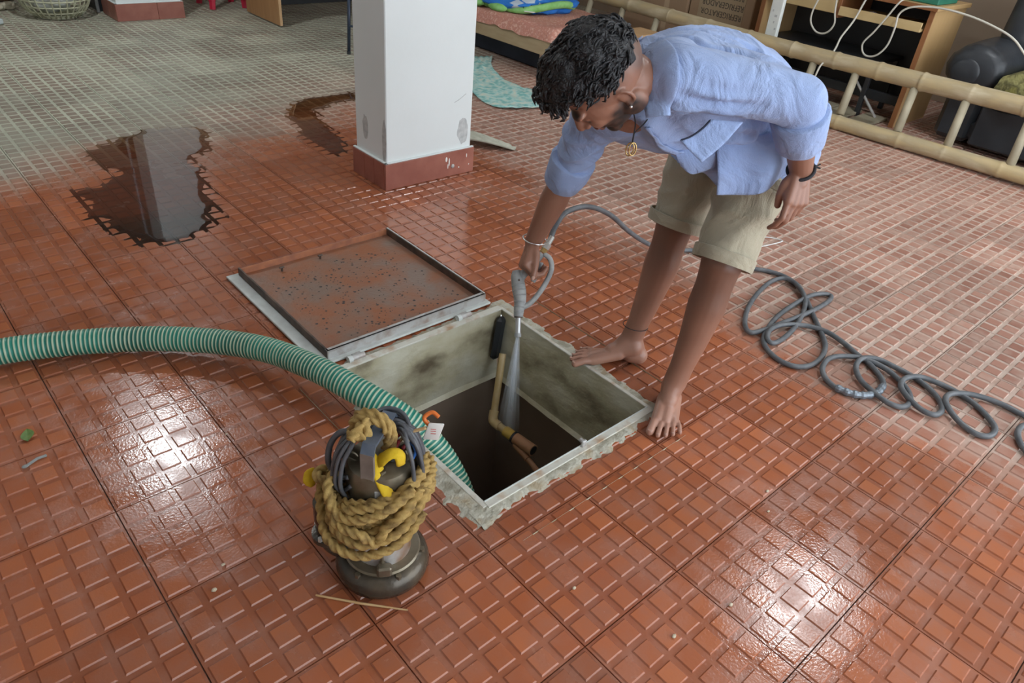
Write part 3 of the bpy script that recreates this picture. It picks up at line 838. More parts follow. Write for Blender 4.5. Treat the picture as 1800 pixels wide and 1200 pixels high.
# ------------------------------------------------------------------ cartons, post, desk, cables, sofa, clutter
M['carton'] = mat('brown_cardboard', (0.30, 0.195, 0.115), (0.35, 0.235, 0.145), rough=.8, scale=3)
M['carton2'] = mat('pale_cardboard', (0.38, 0.285, 0.175), (0.33, 0.245, 0.15), rough=.8, scale=3)
M['ink'] = mat('black_print', (0.08, 0.065, 0.05), rough=.8)
M['tape'] = mat('brown_tape', (0.46, 0.34, 0.22), rough=.35)
def text_mesh(s, size):
    cu = bpy.data.curves.new('lettering', 'FONT'); cu.body = s; cu.size = size; cu.align_x = 'CENTER'; cu.align_y = 'CENTER'; cu.extrude = .0006
    cu.resolution_u = 3; cu.space_character = 1.05
    o = bpy.data.objects.new('lettering', cu); COL.objects.link(o)
    dg = bpy.context.evaluated_depsgraph_get()
    me = bpy.data.meshes.new_from_object(o.evaluated_get(dg))
    v = np.array([q.co[:] for q in me.vertices]); f = [list(q.vertices) for q in me.polygons]
    bpy.data.objects.remove(o); bpy.data.meshes.remove(me)
    return v, f
c1 = empty('carton', (5.32, 2.66, 0), 'plain brown carton behind the ladder, left of the printed one', 'carton', 'cartons behind the ladder')
add('body', box2((5.08, 2.345, 0), (5.58, 2.98, .92), .006), M['carton'], c1)
add('tape', box2((5.0785, 2.52, .0), (5.0805, 2.57, .92)), M['tape'], c1)
add('flap_seam', box2((5.079, 2.36, .918), (5.56, 2.96, .924), .001), M['carton2'], c1)
c2 = empty('carton', (5.32, 2.05, 0), 'upside-down appliance carton with printed words behind the ladder', 'carton', 'cartons behind the ladder')
add('body', box2((5.10, 1.765, 0), (5.58, 2.335, .98), .006), M['carton'], c2)
add('printed_panel', box2((5.0975, 1.84, .22), (5.0995, 2.25, .98)), M['carton2'], c2)
# letters: front face looks towards -X; print is upside down
Mx = np.array([[0, 0, -1], [1, 0, 0], [0, -1, 0]], float)   # text x -> +Y (reads right to left), text y -> -Z, normal -> -X
for s, z, sz in (('REFRIGERATOR', .395, .060), ('REFRIGERADOR', .462, .060), ('REFRIGERATEUR', .530, .054)):
    v, f = text_mesh(s, sz)
    v[:, 0] *= 0.86
    add('lettering', xf((v, f), Mx, (5.0965, 2.035, z)), M['ink'], c2)
ps = empty('white_post', (4.78, 1.41, 0), 'chipped white painted post standing behind the ladder rail', 'post')
add('shaft', box((4.80, 1.412, .80), (.035, .085, 1.6), .004, rotm((1, 0, 0), -.02)), mat('chipped_white_paint', (.66, .70, .68), (.74, .77, .74), rough=.5, scale=9, bump=.1), ps)
for y, z, w in ((1.395, .52, .022), (1.425, .55, .010), (1.40, .48, .010), (1.38, .44, .012)):
    add('paint_chip', box((4.782, y, z), (.002, w, .014), 0), M['smudge'], ps)
# desk
M['desk_side'] = mat('tan_laminate', (0.52, 0.33, 0.145), (0.57, 0.37, 0.175), rough=.4, scale=3, stretch=(4, 4, .5))
M['desk_edge'] = mat('brown_edge', (0.30, 0.125, 0.045), (0.26, 0.105, 0.04), rough=.45, scale=10)
M['desk_front'] = mat('maple_front', (0.60, 0.45, 0.225), (0.55, 0.40, 0.19), rough=.45, scale=4, stretch=(4, .6, 4))
dk = empty('computer_desk', (5.2, 1.0, 0), 'tan computer desk with pull-out keyboard tray behind the ladder', 'desk')
dp = add('side_panel', box2((4.955, .455, 0), (5.45, .480, .71), .001), M['desk_side'], dk)
add('edge_band', box2((4.948, .452, 0), (4.956, .483, .71), .001), M['desk_edge'], dp)
dp = add('side_panel', box2((4.955, 1.60, 0), (5.45, 1.625, .71), .001), M['desk_side'], dk)
add('edge_band', box2((4.948, 1.597, 0), (4.956, 1.628, .71), .001), M['desk_edge'], dp)
dt = add('desk_top', box2((4.935, .44, .712), (5.47, 1.64, .738), .002), M['desk_side'], dk)
add('edge_band', box2((4.930, .44, .712), (4.936, 1.64, .738), .001), M['desk_edge'], dt)
add('drawer', box2((4.957, 1.075, .585), (5.40, 1.59, .70), .003), M['desk_front'], dk)
add('divider', box2((4.950, 1.045, .565), (5.40, 1.070, .71), .002), M['desk_edge'], dk)
ky = add('keyboard_tray', box2((4.935, .495, .585), (5.35, 1.040, .603), .002), M['desk_front'], dk)
add('tray_lip', box2((4.925, .495, .585), (4.938, 1.040, .640), .002), M['desk_front'], ky)
add('back_panel', box2((5.42, .48, .05), (5.435, 1.60, .71)), M['black'], dk)
add('footrest', box2((5.10, .48, .10), (5.13, 1.60, .16), .003), M['black'], dk)
lump('computer_mouse', (5.02, .86, .618), (.05, .03, .016), mat('grey_plastic', (.45, .42, .46)), 2, amp=.03, label='grey mouse on the keyboard tray', cat='mouse', zmin=.604)
M['green_glass'] = mat('green_felt', (0.02, 0.16, 0.10), (0.03, 0.20, 0.13), rough=.6, scale=6)
gb = empty('green_box', (5.12, .62, .738), 'dark green box on the right end of the desk top', 'box')
add('body', box2((5.00, .475, .739), (5.30, .85, .80), .004), M['green_glass'], gb)
add('lid_edge', box2((4.996, .470, .79), (5.304, .855, .806), .003), mat('green_edge', (.10, .34, .16)), gb)
M['white_cable'] = mat('white_cable', (0.62, 0.60, 0.52), (0.55, 0.53, 0.46), rough=.5)
def cable(pts, lab, r=.0075):
    P = resample(spline(pts, 10), .015)
    return add('cable', tube(P, r, 8), M['white_cable'], smooth=True, label=lab, cat='cable')
cable([(4.93, 1.185, .76), (4.91, 1.19, .67), (4.91, 1.21, .58), (4.91, 1.20, .51), (4.91, 1.14, .46), (4.91, 1.07, .47), (4.91, 1.035, .53), (4.91, 1.055, .60), (4.91, 1.07, .69), (4.93, 1.08, .76)], 'short white cable looped over the desk drawer', .006)
cable([(4.93, .86, .76), (4.92, .88, .72), (4.88, .90, .58), (4.82, .92, .48), (4.76, .905, .42), (4.70, .90, .37), (4.635, .91, .32), (4.625, .92, .25), (4.62, .95, .12), (4.64, 1.02, .02)], 'white cable running from the desk down over the ladder rail', .006)
cable([(4.93, .62, .76), (4.88, .65, .74), (4.88, .70, .64), (4.88, .75, .54), (4.88, .795, .46), (4.88, .76, .40), (4.88, .69, .41), (4.88, .64, .48), (4.88, .63, .59), (4.885, .635, .67), (4.89, .57, .72), (4.90, .42, .74), (4.90, .25, .73), (4.88, .08, .70), (4.87, -.04, .66), (4.87, -.15, .58), (4.87, -.30, .50), (4.88, -.42, .46)], 'long white cable looping off the desk across to the sofa', .006)
# dark table under / beside the desk and wooden planks on the floor
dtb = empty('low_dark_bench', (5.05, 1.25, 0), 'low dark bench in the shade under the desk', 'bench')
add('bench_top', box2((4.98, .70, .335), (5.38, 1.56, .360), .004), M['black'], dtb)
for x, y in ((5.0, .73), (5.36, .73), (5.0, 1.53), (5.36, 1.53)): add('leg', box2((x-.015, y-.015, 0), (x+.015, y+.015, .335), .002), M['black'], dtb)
add('brace', cyl((5.0, .90, .30), (5.0, .60, .02), .009, n=8), M['grey_steel'], dtb)
for k in range(5):
    add('floor_board', box((4.85+.0*k, .62+.17*k, .012+.003*(k % 2)), (.46, .14, .018), .002, rotm((0, 0, 1), .06*math.sin(k*2.1))), M['bamboo_grey'], label='weathered board on the floor behind the ladder, %s from the desk side panel' % ('nearest', 'second', 'third', 'fourth', 'fifth')[k], cat='board', group='boards behind the ladder')
# sofa
M['leather'] = mat('dark_leather', (0.024, 0.027, 0.032), (0.034, 0.038, 0.044), rough=.42, scale=9, bump=.12, bscale=50)
sf = empty('leather_sofa', (5.4, -.6, 0), 'dark leather sofa with a rolled arm at the right edge', 'sofa')
def arm_fn():
    rings = []
    n = 40
    for i, x in enumerate(np.linspace(4.90, 5.75, 26)):
        s = 1.0
        e = (x-4.90)
        if e < .06: s = .72+.28*math.sqrt(max(0, 1-(1-e/.06)**2))
        th = np.arange(n)*2*np.pi/n
        pl = 1+.030*np.cos(14*th)*math.exp(-((e-.07)/.05)**2)
        top = .455+.02*math.sin(e*4)
        rings.append(np.stack([np.full(n, x), .115+.165*s*pl*np.cos(th), top+.135*s*pl*np.sin(th)], 1))
    return loft(rings)
ar = add('arm', arm_fn(), M['leather'], sf, smooth=True)
add('arm_disc', ellipsoid((4.905, .150, .435), (.022, .085, .080), nu=30, nv=14), M['leather'], ar, smooth=True)
add('arm_side', box2((4.97, .01, .03), (5.74, .22, .44), .03), M['leather'], sf)
add('base', box2((4.95, -1.75, .05), (5.75, .02, .18), .03), M['leather'], sf)
add('front_apron', box2((4.935, -1.72, .04), (4.965, -.01, .275), .01), M['leather'], sf)
add('seat_cushion', box((5.32, -.46, .225), (.74, .92, .12), .05, seg=3), M['leather'], sf, smooth=True)
add('seat_cushion', box((5.32, -1.38, .225), (.74, .90, .12), .05, seg=3), M['leather'], sf, smooth=True)
add('backrest', box((5.72, -.80, .62), (.24, 1.75, .62), .08, rotm((0, 1, 0), .18), seg=3), M['leather'], sf, smooth=True)
add('backrest_wing', box((5.50, .06, .72), (.50, .20, .42), .08, rotm((0, 1, 0), .15), seg=3), M['leather'], sf, smooth=True)
M['olive'] = mat('olive_blanket', (0.26, 0.24, 0.07), (0.12, 0.11, 0.045), rough=.95, scale=16, c3=(.34, .32, .13), bump=.6, bscale=80)
rb = []
for k in range(3):
    a = np.linspace(0, 2*np.pi*.98, 40)
    r_ = .052+.030*k
    rb.append(loft([np.stack([np.full(40, 4.88+.004*k), -.165+(r_+.012)*np.cos(a), .395+(r_+.012)*np.sin(a)*.85], 1), np.stack([np.full(40, 5.32), -.165+(r_+.012)*np.cos(a), .40+(r_+.012)*np.sin(a)*.85], 1)]))
add('rolled_blanket', (lambda v, f: (np.array([q+np.array([.012, .008, .008])*fbm(q, 22, 2) for q in v]), f))(*merge(*rb)), M['olive'], smooth=True, label='olive patterned blanket rolled up on the sofa seat', cat='blanket', auto=1.0)

# ------------------------------------------------------------------ green suction hose
def hose_mat():
    m, nt, b, N, L = newmat('green_ribbed_hose')
    at = N.new('ShaderNodeAttribute'); at.attribute_name = 'col'
    L.new(at.outputs['Color'], b.inputs['Base Color']); b.inputs['Roughness'].default_value = .38
    return m
M['hose'] = hose_mat()
hp = resample(spline([(-.60, .83, .046), (-.30, .775, .046), (-.063, .722, .045), (.066, .677, .045), (.196, .613, .046), (.324, .522, .052), (.440, .398, .064), (.517, .268, .078), (.571, .105, .090), (.612, -.02, .082), (.655, -.110, .058), (.700, -.185, .012), (.733, -.265, -.065), (.745, -.34, -.17), (.745, -.40, -.32), (.745, -.42, -.60), (.745, -.42, -1.0)], 12), .0016)
nr = 24
s_ = np.arange(len(hp))*.0016
ridge = .5+.5*np.cos(2*np.pi*s_/.0118)
rad = .0355*(1+.045*ridge)
hv, hf = tube(hp, rad, nr)
cols = np.zeros((len(hv), 4)); cols[:, 3] = 1
w_ = np.repeat(np.clip((ridge-.62)*5, 0, 1), nr)[:, None]
mot = np.array([fbm(q, 7, 3) for q in hv[::nr]]); mot = np.repeat(mot, nr)[:, None]
gc = np.array([.012, .17, .125])*(1+.5*mot)
cols[:, :3] = gc*(1-w_)+np.array([.50, .60, .43])*w_
add('suction_hose', (hv, hf), M['hose'], smooth=True, colors=cols, label='thick green ribbed suction hose curving over the floor into the pit', cat='hose')

# ------------------------------------------------------------------ pipe in the pit
M['pvc'] = mat('cream_pvc', (0.50, 0.36, 0.16), (0.58, 0.45, 0.25), rough=.45, scale=14)
M['pvc_brown'] = mat('brown_pvc', (0.40, 0.20, 0.10), (0.46, 0.25, 0.14), rough=.45, scale=14)
pp_ = empty('float_pipe', (1.16, -.05, -.36), 'cream pipe with elbow and brown float valve hanging inside the pit', 'pipe')
A_, B_, C_, D_ = np.array([1.262, .105, -.135]), np.array([1.157, .014, -.325]), np.array([1.165, -.085, -.328]), np.array([1.171, -.178, -.325])
add('drop_pipe', cyl(A_, B_+(A_-B_)*.10, .0125, n=14), M['pvc'], pp_, smooth=True, auto=.8)
add('elbow', tube(spline([B_+(A_-B_)*.16, B_+(A_-B_)*.03, B_+(C_-B_)*.12, B_+(C_-B_)*.34], 6), .0165, 14), M['pvc'], pp_, smooth=True, auto=.8)
add('branch_pipe', cyl(B_+(C_-B_)*.3, C_, .0135, n=14), M['pvc'], pp_, smooth=True, auto=.8)
add('reducer', cyl(B_+(C_-B_)*.62, B_+(C_-B_)*1.0, .0185, n=14), mat('yellow_pvc', (.60, .40, .08), (.52, .34, .08), scale=20), pp_, smooth=True, auto=.8)
add('clamp', cyl(C_+(C_-B_)*.02, C_+(C_-B_)*.10, .0225, n=16), M['black'], pp_, smooth=True, auto=.8)
add('valve_body', cyl(C_+(D_-C_)*.08, D_, .020, n=16), M['pvc_brown'], pp_, smooth=True, auto=.8)
add('valve_bore', cyl(D_, D_+(D_-C_)*.01, .0165, n=16), M['black'], pp_)
E_ = D_+np.array([-.012, .045, -.030])
add('valve_arm', merge(cyl(E_+np.array([0, .03, .01]), E_+np.array([.0, -.035, -.008]), .012, n=12), cyl(E_+np.array([.0, -.035, -.008]), E_+np.array([.004, -.080, -.030]), .010, n=12)), M['pvc_brown'], pp_, smooth=True, auto=.8)
add('float_rod', cyl(E_+np.array([.004, -.08, -.03]), E_+np.array([.012, -.20, -.10]), .0022, n=8), M['grey_steel'], pp_)
add('pipe_hole', box((1.275, .150, -.10), (.040, .030, .17), .012, rotm((0, 1, 0), .1)), M['black'], pp_, label='dark broken hole in the pit corner')

# ------------------------------------------------------------------ pressure hose
M['grey_hose'] = mat('grey_rubber_hose', (0.085, 0.095, 0.105), (0.135, 0.145, 0.155), rough=.45, scale=30)
M['brass'] = mat('brass', (0.55, 0.40, 0.16), rough=.35, metal=.8)
M['zinc'] = mat('zinc_plated', (0.62, 0.62, 0.58), (0.52, 0.52, 0.48), rough=.35, metal=.6, scale=30)
coil = [[2.318, -0.146], [2.367, -0.216], [2.385, -0.286], [2.36, -0.353], [2.301, -0.421], [2.205, -0.507], [2.116, -0.588], [2.056, -0.634], [1.982, -0.661], [1.91, -0.665], [1.86, -0.643], [1.841, -0.597], [1.856, -0.539], [1.899, -0.491], [1.971, -0.459], [2.09, -0.43], [2.213, -0.422], [2.322, -0.426], [2.389, -0.447], [2.4, -0.472], [2.337, -0.487], [2.225, -0.488], [2.122, -0.476], [2.035, -0.464], [1.947, -0.455], [1.901, -0.435], [1.938, -0.391], [2.036, -0.338], [2.154, -0.298], [2.281, -0.274], [2.352, -0.288], [2.354, -0.339], [2.31, -0.401], [2.249, -0.446], [2.159, -0.484], [2.051, -0.513], [1.959, -0.525], [1.902, -0.522], [1.907, -0.497], [1.96, -0.474], [2.026, -0.477], [2.085, -0.505], [2.12, -0.547], [2.133, -0.602], [2.123, -0.666], [2.1, -0.728], [2.08, -0.783], [2.042, -0.835], [2.001, -0.864], [1.942, -0.869], [1.895, -0.85], [1.869, -0.817], [1.859, -0.776], [1.879, -0.728], [1.919, -0.697], [1.984, -0.685], [2.043, -0.707], [2.086, -0.756], [2.095, -0.82], [2.074, -0.883], [2.035, -0.931], [1.985, -0.956], [1.94, -0.95], [1.92, -0.915], [1.932, -0.858], [1.966, -0.802], [2.02, -0.761], [2.078, -0.753], [2.122, -0.784], [2.134, -0.843], [2.133, -0.903], [2.114, -0.962], [2.077, -1.01], [2.03, -1.035], [1.987, -1.03], [1.973, -0.994], [1.996, -0.94], [2.036, -0.901], [2.087, -0.894], [2.136, -0.918], [2.163, -0.968], [2.171, -1.027], [2.154, -1.088], [2.113, -1.146], [2.075, -1.174], [2.025, -1.174], [2.002, -1.143], [2.015, -1.092], [2.05, -1.043], [2.09, -1.019], [2.137, -1.022], [2.184, -1.053], [2.217, -1.101], [2.231, -1.155], [2.228, -1.206], [2.24, -1.249], [2.218, -1.267], [2.202, -1.238], [2.162, -1.22], [2.114, -1.224], [2.066, -1.248], [2.037, -1.283], [2.019, -1.33]]
path = [(1.345, .028, .305), (1.375, .040, .345), (1.43, .052, .375), (1.53, .052, .372), (1.66, .058, .310), (1.82, .080, .195), (2.00, .105, .085), (2.15, .10, .022), (2.25, .06, .011), (2.285, -.04, .0095)]
zz = []
pc = np.array(coil)
for i, q in enumerate(pc):
    # lift where the run crosses an earlier run
    d = np.array([np.linalg.norm(pc[j]-q) for j in range(max(0, i-6))]) if i > 6 else np.array([9.0])
    zz.append(.0095+(.017*math.exp(-(d.min()/.035)**2))*(1 if i % 2 else .8))
zz = np.convolve(np.pad(zz, 1, mode='edge'), [.25, .5, .25], 'valid')
path += [(q[0], q[1], z) for q, z in zip(pc, zz)]
hp2 = resample(spline(path, 8), .006)
hs = add('pressure_hose', tube(hp2, .0088, 10), M['grey_hose'], smooth=True, label='thin grey pressure hose looping in coils over the floor to the spray gun', cat='hose')
cpl = pc[48:53]
cp = resample(spline([(q[0], q[1], .0105) for q in cpl], 6), .006)
add('coupling', tube(cp, np.array([.0125 if (k//2) % 2 else .0105 for k in range(len(cp))]), 10), mat('blue_grey_coupling', (.20, .235, .27), rough=.4, metal=.5), hs, label='ribbed metal coupling')

# wire hanger
M['wire'] = mat('white_wire', (0.68, 0.68, 0.66), rough=.4)
add('wire_hanger', merge(tube(spline([(2.50, -.02, .004), (2.60, -.015, .004), (2.66, -.03, .004), (2.69, -.085, .004), (2.66, -.09, .004), (2.58, -.075, .004), (2.50, -.055, .004)], 6), .0026, 6)), M['wire'], smooth=True, label='bent white wire hanger on the floor behind the man', cat='hanger')
# debris
M['straw'] = mat('straw', (0.50, 0.30, 0.13), (0.60, 0.40, 0.20), rough=.6, scale=20)
add('straw', tube(np.array([(.239, -.472, .004), (.30, -.545, .005), (.367, -.617, .004)]), np.array([.0022, .0028, .0016]), 6), M['straw'], label='thin brown straw on the tiles in front of the pump', cat='straw')
add('leaf', thick(sheet(lambda u, w: (-.092+.030*(u-.5)*math.sin(math.pi*w)+.010*w, .373+.05*(w-.5), .003+.004*abs(u-.5)), 7, 9), .0006), mat('green_leaf', (.10, .19, .045), (.16, .24, .06), scale=60), label='small green leaf on the wet tiles at the left', cat='leaf')
add('twig', merge(tube(np.array([(-.112, .262, .003), (-.09, .270, .005), (-.070, .272, .003)]), .0035, 6), ellipsoid((-.118, .259, .004), (.008, .005, .004), nu=8, nv=6)), mat('grey_twig', (.26, .28, .27)), label='grey twig on the wet tiles at the left', cat='twig')
cr = mat('pale_crumb', (.62, .55, .42), (.5, .4, .26), scale=50)
for k, (x, y, r, lab) in enumerate(((.085, -.335, .006, 'pale bean-shaped crumb left of the pump'), (.125, -.285, .0045, 'smaller pale crumb above the bean-shaped one, left of the pump'), (.92, -1.03, .0055, 'pale crumb near the bottom centre of the floor'), (1.29, -.89, .005, 'pale crumb on the tiles right of the pit corner'), (1.23, -.93, .004, 'tiny crumb just left of the crumb by the pit corner'), (.03, -.62, .006, 'pale crumb in a tile joint at the bottom left'), (.68, -.79, .005, 'pale crumb on the tiles below the pump'), (.30, .10, .003, 'speck of grit in the wet patch under the green hose'), (.76, -1.0, .006, 'whitish crumb at the bottom edge below the pump'))):
    v, f = ellipsoid((0, 0, 0), (1, .7, .6), nu=8, nv=6)
    v = np.array([q*(1+.3*fbm(q, 1.5, k)) for q in v])*r+np.array([x, y, r*.5])
    add('crumb', (v, f), cr, label=lab, cat='crumb', group='crumbs on the floor')

# ------------------------------------------------------------------ submersible pump
M['cast'] = mat('wet_cast_iron', (0.045, 0.040, 0.033), (0.11, 0.088, 0.060), rough=.25, metal=.35, scale=14, detail=7, bump=.15, bscale=60)
M['casing'] = mat('stained_stainless', (0.62, 0.63, 0.62), (0.36, 0.18, 0.08), rough=.30, metal=.35, scale=14, detail=7, lo=.42, hi=.66)
M['bronze'] = mat('muddy_casing', (0.14, 0.115, 0.075), (0.26, 0.23, 0.17), rough=.35, metal=.6, scale=16, detail=7)
M['handle'] = mat('blue_grey_handle', (0.11, 0.14, 0.19), (0.17, 0.20, 0.25), rough=.35, metal=.4, scale=20)
M['handle_side'] = mat('brown_grey_bar', (0.24, 0.20, 0.17), (0.16, 0.13, 0.11), rough=.5, scale=25)
pc0 = np.array([.390, -.490, 0.0])
pm = empty('submersible_pump', pc0, 'dirty submersible pump standing on the tiles beside the pit', 'pump')
add('base', lathe([(.070, .0), (.084, .003), (.096, .014), (.099, .030), (.095, .046), (.085, .056), (.072, .060), (.060, .062)], pc0, 48), M['cast'], pm, smooth=True)
add('base_plate', lathe([(.060, .058), (.078, .060), (.080, .066), (.077, .070), (.058, .072)], pc0, 40), M['bronze'], pm, smooth=True, auto=.6)
add('motor_casing', lathe([(.058, .068), (.060, .072), (.060, .160), (.064, .162), (.064, .260), (.060, .268)], pc0, 40), M['casing'], pm, smooth=True, auto=.6)
add('top_cap', lathe([(.064, .255), (.068, .258), (.068, .300), (.062, .318), (.048, .326), (.02, .330), (.002, .331)], pc0, 40), M['bronze'], pm, smooth=True, auto=.7)
for k in range(3):
    a = -2.15+k*2*np.pi/3
    q = pc0+np.array([.0655*np.cos(a), .0655*np.sin(a), 0])
    tr_ = add('tie_rod', cyl(q+np.array([0, 0, .062]), q+np.array([0, 0, .258]), .0035, n=8), M['bronze'], pm)
    add('nut', cyl(q+np.array([0, 0, .070]), q+np.array([0, 0, .090]), .0075, n=6), M['bronze'], tr_)
for k in range(6):
    a = .35+k*np.pi/3
    q = pc0+np.array([.083*np.cos(a), .083*np.sin(a), .052])
    add('bolt', cyl(q, q+np.array([0, 0, .010]), .0065, n=6), M['bronze'], pm)
# lug on the front of the base
fd = np.array([-.50, -.866, 0])
add('lug', box(pc0+fd*.074+np.array([0, 0, .078]), (.020, .030, .026), .004, rotm((0, 0, 1), math.atan2(fd[1], fd[0]))), M['bronze'], pm)
# discharge outlet towards image left
od = np.array([-.72, .69, 0.0])
out = add('discharge_elbow', tube(spline([pc0+od*.050+np.array([0, 0, .045]), pc0+od*.095+np.array([0, 0, .055]), pc0+od*.112+np.array([0, 0, .085]), pc0+od*.112+np.array([0, 0, .135])], 6), .024, 18), M['cast'], pm, smooth=True)
add('outlet_flange', lathe([(.026, 0), (.036, .001), (.036, .012), (.026, .013)], pc0+od*.112+np.array([0, 0, .085]), 20), M['cast'], out)
add('outlet_socket', merge(tube(np.array([pc0+od*.112+np.array([0, 0, .135]), pc0+od*.112+np.array([0, 0, .185])]), .028, 18)), M['cast'], out)
add('outlet_bore', lathe([(.021, 0), (.020, .001)], pc0+od*.112+np.array([0, 0, .1852]), 18), M['black'], out)
for a in (.4, 2.0, 3.6, 5.2): add('flange_bolt', cyl(pc0+od*.112+np.array([.031*np.cos(a), .031*np.sin(a), .096]), pc0+od*.112+np.array([.031*np.cos(a), .031*np.sin(a), .106]), .005, n=6), M['zinc'], out)
# carrying handle: flat bar bent into a bridge running away from the camera-right
hd = np.array([.62, .42, 0.0]); hd /= np.linalg.norm(hd); hw = np.array([-hd[1], hd[0], 0])
def bar(points, w, t, side):
    P = np.array(points); T, U, W = frames(P, up=np.array([0, 0, 1.0]) if abs(P[1][2]-P[0][2]) < .03 else hd)
    rings = []
    for i in range(len(P)):
        nrm = np.cross(side, T[i]); nrm /= np.linalg.norm(nrm)
        rings.append(np.array([P[i]+side*w+nrm*t, P[i]-side*w+nrm*t, P[i]-side*w-nrm*t, P[i]+side*w-nrm*t]))
    return loft(rings)
f0 = pc0-hd*.058; f1 = pc0+hd*.058
hn = add('handle', bar([f0+np.array([0, 0, .375]), f0+hd*.010+np.array([0, 0, .392]), f1-hd*.010+np.array([0, 0, .392]), f1+np.array([0, 0, .375])], .013, .0035, hw), M['handle'], pm)
add('handle_leg', bar([f0+np.array([0, 0, .26]), f0+np.array([0, 0, .32]), f0+np.array([0, 0, .378])], .013, .0035, hw), M['handle_side'], hn)
add('handle_leg', bar([f1+np.array([0, 0, .26]), f1+np.array([0, 0, .32]), f1+np.array([0, 0, .378])], .013, .0035, hw), M['handle'], hn)
add('cable_gland', cyl(pc0+np.array([.012, -.02, .325]), pc0+np.array([.012, -.02, .350]), .014, n=12), M['black'], pm)
add('cap_bolt', cyl(pc0+fd*.045+np.array([0, 0, .318]), pc0+fd*.045+np.array([0, 0, .330]), .009, n=6), M['bronze'], pm)
add('capacitor_box', box(pc0+np.array([.040, -.030, .335]), (.030, .030, .028), .006), M['bronze'], pm)
add('name_plate', box(pc0+fd*.0665+np.array([0, 0, .285]), (.003, .030, .022), .001, rotm((0, 0, 1), math.atan2(fd[1], fd[0]))), M['grey_steel'], pm)

# rope wound round the pump body
M['rope'] = mat('yellow_brown_rope', (0.29, 0.18, 0.048), (0.43, 0.29, 0.095), rough=.85, scale=30, detail=6, c3=(.20, .125, .04), bump=.25, bscale=300)
rp = empty('coir_rope', pc0+np.array([0, 0, .14]), 'yellow brown twisted rope wound many times around the pump', 'rope')
def rope(pts, r=.0088, name='rope_turn', closed=False):
    P = resample(spline(pts, 10, closed), .003)
    if closed: P = P[:-1] if np.linalg.norm(P[0]-P[-1]) < .002 else P
    return add(name, tube(P, r, 18, lobes=3, lobe_amp=.26, pitch=.021, closed=closed), M['rope'], rp, smooth=True)
cdir = np.array([-.583, -.59, 0]); cdir /= np.linalg.norm(cdir)     # side of the pump facing the camera
rdir = np.array([.747, -.659, 0]); rdir /= np.linalg.norm(rdir)
def turn(z, r, tilt, tdir, squash=0.0, ph=0.0, n=12, rr=.0088, dx=0.0):
    pts = []
    for k in range(n):
        a = 2*np.pi*k/n
        d = rdir*np.cos(a)+cdir*np.sin(a)
        rad_ = r*(1+squash*np.sin(2*a+ph)+.02*math.sin(5*a+ph))
        pts.append(pc0+rdir*dx+d*rad_+np.array([0, 0, z+tilt*math.cos(a-tdir)+.004*math.sin(3*a+ph)]))
    rope(pts, rr, closed=True)
turn(0.202, .082, .045, 0.0, .00, 0.1)
turn(0.220, .084, .047, 0.1, .02, 1.1)
turn(0.238, .086, .044, -.1, .02, 2.0)
turn(0.256, .084, .040, 0.2, .01, .7)
turn(0.212, .094, .052, 0.15, .02, .2, dx=.004)
turn(0.192, .092, .050, 0.05, .03, 2.4, dx=.002)
turn(0.272, .082, .034, .1, .02, 1.9)
turn(0.260, .093, .030, .5, .02, 3.0, dx=.005)
# loops that sag over the front of the coil
def pr(a, r, z): return pc0+(rdir*math.cos(a)+cdir*math.sin(a))*r+np.array([0, 0, z])
rope([pr(2.75, 0.086, 0.257), pr(2.45, 0.108, 0.222), pr(2.1, 0.108, 0.197), pr(1.7, 0.108, 0.192), pr(1.2, 0.108, 0.212), pr(.8, 0.106, 0.242), pr(.4, 0.102, 0.287)])
rope([pr(2.9, 0.084, 0.297), pr(2.6, 0.104, 0.277), pr(2.2, 0.106, 0.247), pr(1.7, 0.104, 0.257), pr(1.2, 0.102, 0.282), pr(.7, 0.098, 0.304)])
rope([pr(2.6, 0.100, 0.267), pr(2.2, 0.112, 0.232), pr(1.75, 0.114, 0.227), pr(1.45, 0.112, 0.207), pr(1.3, 0.108, 0.237), pr(1.0, 0.110, 0.267), pr(.6, 0.104, 0.297)])
rope([pr(3.3, 0.103, 0.257), pr(3.05, 0.116, 0.237), pr(2.75, 0.116, 0.207), pr(2.4, 0.120, 0.177), pr(2.0, 0.112, 0.160), pr(1.5, 0.108, 0.167), pr(1.0, 0.108, 0.192), pr(.5, 0.106, 0.232)])
rope([pr(3.5, 0.083, 0.242), pr(3.35, 0.113, 0.257), pr(3.15, 0.123, 0.267), pr(2.95, 0.116, 0.277), pr(2.8, 0.100, 0.267), pr(2.6, 0.104, 0.242)])
# rope round the handle, with a knot
hq = pc0+np.array([0, 0, .392])-hd*.005
rope([hq+hw*.055+np.array([0, 0, -.020]), hq+hw*.045+np.array([0, 0, .012]), hq+hw*.018+np.array([0, 0, .022]), hq-hw*.008+np.array([0, 0, .018]), hq-hw*.020+np.array([0, 0, -.008]), hq-hw*.014+np.array([0, 0, -.04])], .0085, 'knot_turn')
rope([hq+hd*.010+hw*.052+np.array([0, 0, -.045]), hq+hd*.012+hw*.050+np.array([0, 0, .008]), hq+hd*.010+hw*.022+np.array([0, 0, .028]), hq+hd*.006-hw*.006+np.array([0, 0, .026]), hq+hd*.006-hw*.024+np.array([0, 0, .000]), hq+hd*.004-hw*.022+np.array([0, 0, -.05])], .0085, 'knot_turn')
rope([hq-hd*.030+hw*.045+np.array([0, 0, .000]), hq-hd*.034+hw*.026+np.array([0, 0, .008]), hq-hd*.024+hw*.012+np.array([0, 0, -.006]), hq-hd*.018+hw*.018+np.array([0, 0, .018]), hq-hd*.006+hw*.020+np.array([0, 0, .026])], .0085, 'knot_turn')
